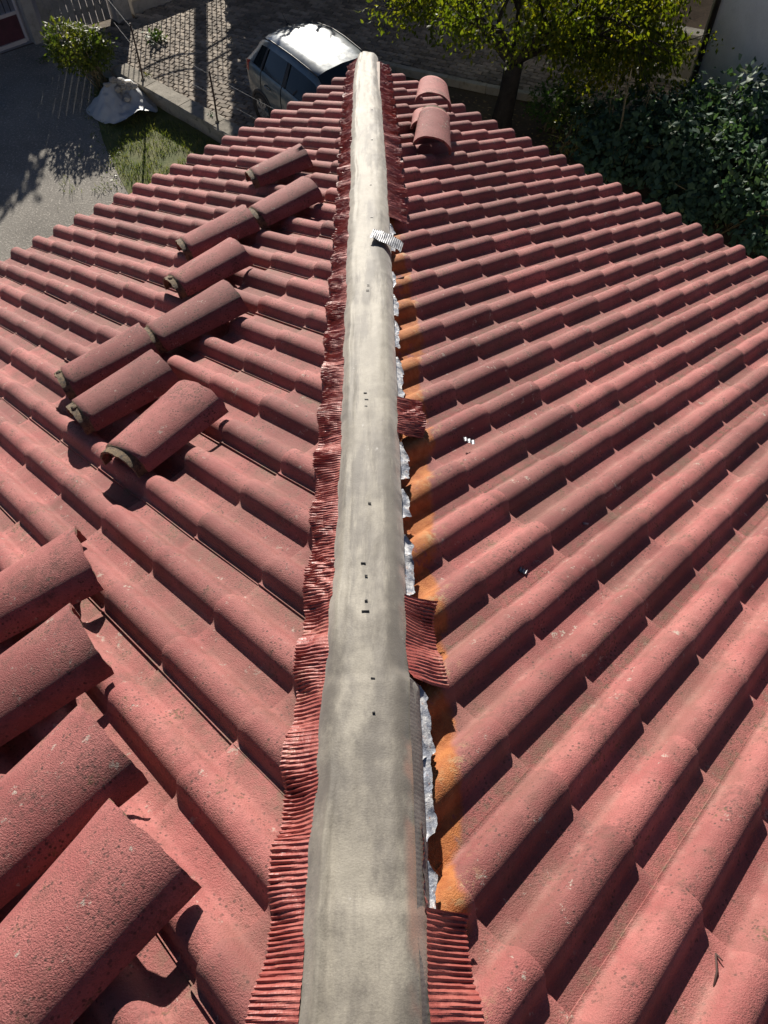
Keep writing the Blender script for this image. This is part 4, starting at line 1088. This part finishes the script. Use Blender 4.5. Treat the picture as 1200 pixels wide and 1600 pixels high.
ST = [  # x, half width, belt z, roof edge z, roof half width
 (0.00, .62, .76, .78, .55), (0.05, .69, .88, .92, .52), (0.11, .74, .95, 1.06, .50), (0.20, .79, .975, 1.20, .48), (0.32, .82, .98, 1.29, .475), (0.44, .84, .98, 1.35, .50), (0.70, .855, .97, 1.42, .545), (0.76, .857, .967, 1.43, .55),
 (1.10, .86, .955, 1.468, .583), (1.42, .86, .945, 1.470, .583), (1.50, .86, .942, 1.469, .583), (1.95, .86, .925, 1.44, .575), (2.18, .86, .918, 1.405, .566), (2.50, .858, .91, 1.245, .60), (2.80, .853, .90, 1.08, .645), (3.05, .845, .885, .945, .68),
 (3.40, .825, .83, .885, .66), (3.70, .78, .74, .80, .62), (3.92, .70, .60, .66, .55), (4.02, .58, .46, .50, .45)]
def ring(st):
    x, w, zb, zr, wr = st
    P = [(w * .90, .17), (w * .985, .26), (w, .50), (w * .995, zb - .14), (w * .965, zb), ]
    q = 0.12; P.append((w * .965 + (wr - w * .965) * q, zb + (zr - .055 - zb) * q))
    q = 0.88; P.append((w * .965 + (wr - w * .965) * q, zb + (zr - .055 - zb) * q))
    P += [(wr, zr - .050), (wr - .035, zr - .012), (wr * .62, zr + .030), (0, zr + .052)]
    return [Vector((x, -y, z)) for y, z in P]
RG = [ring(s_) for s_ in ST]; NS_ = len(ST)
car = thing('parked_car', co, 'silver-blue hatchback with a pale sunlit roof parked in the paved yard', 'car')
def patch(name, mat, i0, i1, j0, j1, off=0.0, sides=(1, -1), parent=car, thick=False, single=False):
    out_ = []
    both = MB()
    for sd in sides:
        m = both if single else MB()
        rows = []
        for i in range(i0, i1 + 1):
            rows.append([CM @ Vector((p.x, p.y * sd, p.z)) + (CM.to_3x3() @ Vector((0, -sd, 0.35))).normalized() * off for p in RG[i][j0:j1 + 1]])
        m.grid(rows, True, flip=(sd < 0))
        if not single: out_.append(m.build(name, mat, parent))
    if single: out_.append(both.build(name, mat, parent))
    return out_
GL = (5, 6)   # ring band of the side glass
# body: everything but the openings
m = MB()
def skip(i, j):
    if j == 5 and (5 <= i < 6 or 7 <= i < 9 or 10 <= i < 13): return True          # side windows
    if 7 <= i < 12 and 1 <= j < 5: return True                                     # doors
    if 12 <= i < 15 and j >= 8: return True                                        # windscreen
    if 1 <= i < 4 and j >= 8: return True                                          # rear window
    if 1 <= i < 4 and 3 <= j < 5: return True                                      # tail light
    return False
for sd in (1, -1):
    b = len(m.v)
    for rg_ in RG: m.v += [tuple(CM @ Vector((p.x, p.y * sd, p.z))) for p in rg_]
    nj = len(RG[0])
    for i in range(NS_ - 1):
        for j in range(nj - 1):
            if skip(i, j): continue
            q = (b + i * nj + j, b + i * nj + j + 1, b + (i + 1) * nj + j + 1, b + (i + 1) * nj + j); m.face(q if sd > 0 else q[::-1], True)
    for i in (0, NS_ - 1):
        e = m.vert(CM @ Vector((RG[i][0].x, 0, .35)))
        for j in range(nj - 1): m.face((b + i * nj + j, b + i * nj + j + 1, e), True)
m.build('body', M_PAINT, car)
patch('quarter_window', M_GLASS, 5, 6, 5, 6, -.012); patch('rear_door_window', M_GLASS, 7, 9, 5, 6, -.012); patch('front_door_window', M_GLASS, 10, 13, 5, 6, -.012)
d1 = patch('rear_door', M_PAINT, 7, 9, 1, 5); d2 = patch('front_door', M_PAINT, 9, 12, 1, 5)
for sd, dd in ((1, d1[0]), (-1, d1[1]), (1, d2[0]), (-1, d2[1])):
    x = 0.92 if dd in d1 else 1.66
    m = MB(); m.tube([CM @ Vector((x, -sd * .862, .83)), CM @ Vector((x + .04, -sd * .885, .835)), CM @ Vector((x + .14, -sd * .885, .83)), CM @ Vector((x + .18, -sd * .862, .825))], .013, 7); m.build('handle', M_PAINT, dd)
    i = 7 if dd in d1 else 9
    m = MB(); m.tube([CM @ (Vector((p.x, p.y * sd * 1.004, p.z))) for p in RG[i][1:7]], .006, 5); m.tube([CM @ (Vector((p.x, p.y * sd * 1.004, p.z))) for p in RG[9 if dd in d1 else 12][1:6]], .006, 5); m.build('door_seam', M_TRIM, dd)
for sd in (1, -1):     # black band between the side windows
    for i0, i1 in ((6, 7), (9, 10)): patch('pillar_trim', M_TRIM, i0, i1, 5, 6, .004, (sd,))
patch('windscreen', M_GLASS, 12, 15, 8, 10, -.006, single=True); patch('rear_window', M_GLASS, 1, 4, 8, 10, -.004, single=True)
patch('tail_light', M_RED, 1, 4, 3, 5, .004)
for sd in (1, -1):
    m = MB(); m.tube([CM @ Vector((RG[i][8].x, RG[i][8].y * sd * 1.0, RG[i][8].z + .006)) for i in range(4, 13)], .011, 6); m.build('roof_trim', M_TRIM, car)
    m = MB(); m.tube([CM @ Vector((RG[i][0].x, RG[i][0].y * sd, .20)) for i in range(6, 16)], .035, 7); m.build('sill', M_TRIM, car)
    m = MB(); c = CM @ Vector((2.42, -sd * .97, .97)); bm = bmesh.new(); bmesh.ops.create_icosphere(bm, subdivisions=3, radius=1)
    for v in bm.verts: v.co = CM.to_3x3() @ Vector((v.co.x * .07, v.co.y * .11, v.co.z * .075)) + c
    for f in bm.faces: f.smooth = True
    me = bpy.data.meshes.new('wing_mirror'); bm.to_mesh(me); bm.free(); me.materials.append(M_PAINT); put('wing_mirror', me, car)
    m = MB(); m.box(CM @ Vector((3.78, -sd * .66, .66)), (.22, .2, .12), CM.to_3x3().normalized()); m.build('headlight', M_GLASS, car)
    for x in (.74, 3.24):
        def circ(rad, y, n=28): return [CM @ Vector((x + rad * math.cos(2 * math.pi * k / n), -sd * y, .30 + rad * math.sin(2 * math.pi * k / n))) for k in range(n)]
        m = MB(); m.grid([circ(.365, .80), circ(.365, .868), circ(.31, .868), circ(.31, .80)], True, closed=True); m.build('wheel_arch', M_TRIM, car)
        m = MB(); m.grid([circ(.19, .70), circ(.29, .70), circ(.302, .73), circ(.302, .85), circ(.292, .872), circ(.215, .876), circ(.205, .86)], True, closed=True); w = m.build('wheel', M_RUBB, car)
        m = MB(); m.grid([circ(.215, .87), circ(.20, .872), circ(.195, .84), circ(.03, .83)], True, closed=True)
        m.build('rim', mat_simple('rim_shade', (0.12, 0.12, 0.12), 0.5), w)
        for k in range(7):
            a = 2 * math.pi * k / 7; m = MB(); pa = [(.03, a - .8), (.03, a + .8), (.20, a + .17), (.20, a - .17)]
            f = [CM @ Vector((x + q * math.cos(b_), -sd * .874, .30 + q * math.sin(b_))) for q, b_ in pa]; g_ = [CM @ Vector((x + q * math.cos(b_), -sd * .845, .30 + q * math.sin(b_))) for q, b_ in pa]
            m.quad(*f); [m.quad(f[z], f[(z + 1) % 4], g_[(z + 1) % 4], g_[z]) for z in range(4)]; m.build('spoke', M_RIM, w)
m = MB(); m.tube([CM @ Vector((.52, 0, 1.45)), CM @ Vector((.50, 0, 1.475))], .028, 8); m.tube([CM @ Vector((.50, 0, 1.47)), CM @ Vector((.36, 0, 1.60))], [.006, .003], 6); m.build('aerial', M_TRIM, car)
for sd in (1, -1):
    m = MB(); m.tube([CM @ Vector((3.02, -.05 - sd * .3, .985)), CM @ Vector((2.72, .12 - sd * .3, 1.17))], .008, 5); m.build('wiper', M_TRIM, car)
shade_hedge((1.9, 13.2), (10.0, 1.1, 3.3), math.radians(4), 'long unseen clipped hedging, added beyond the yard to shade the pavers', 9000, 41)
shade_hedge((-7.9, 12.6), (2.6, 1.0, 3.2), math.radians(30), 'short clipped hedge behind the barred gate that shades the driveway', 3500, 42)
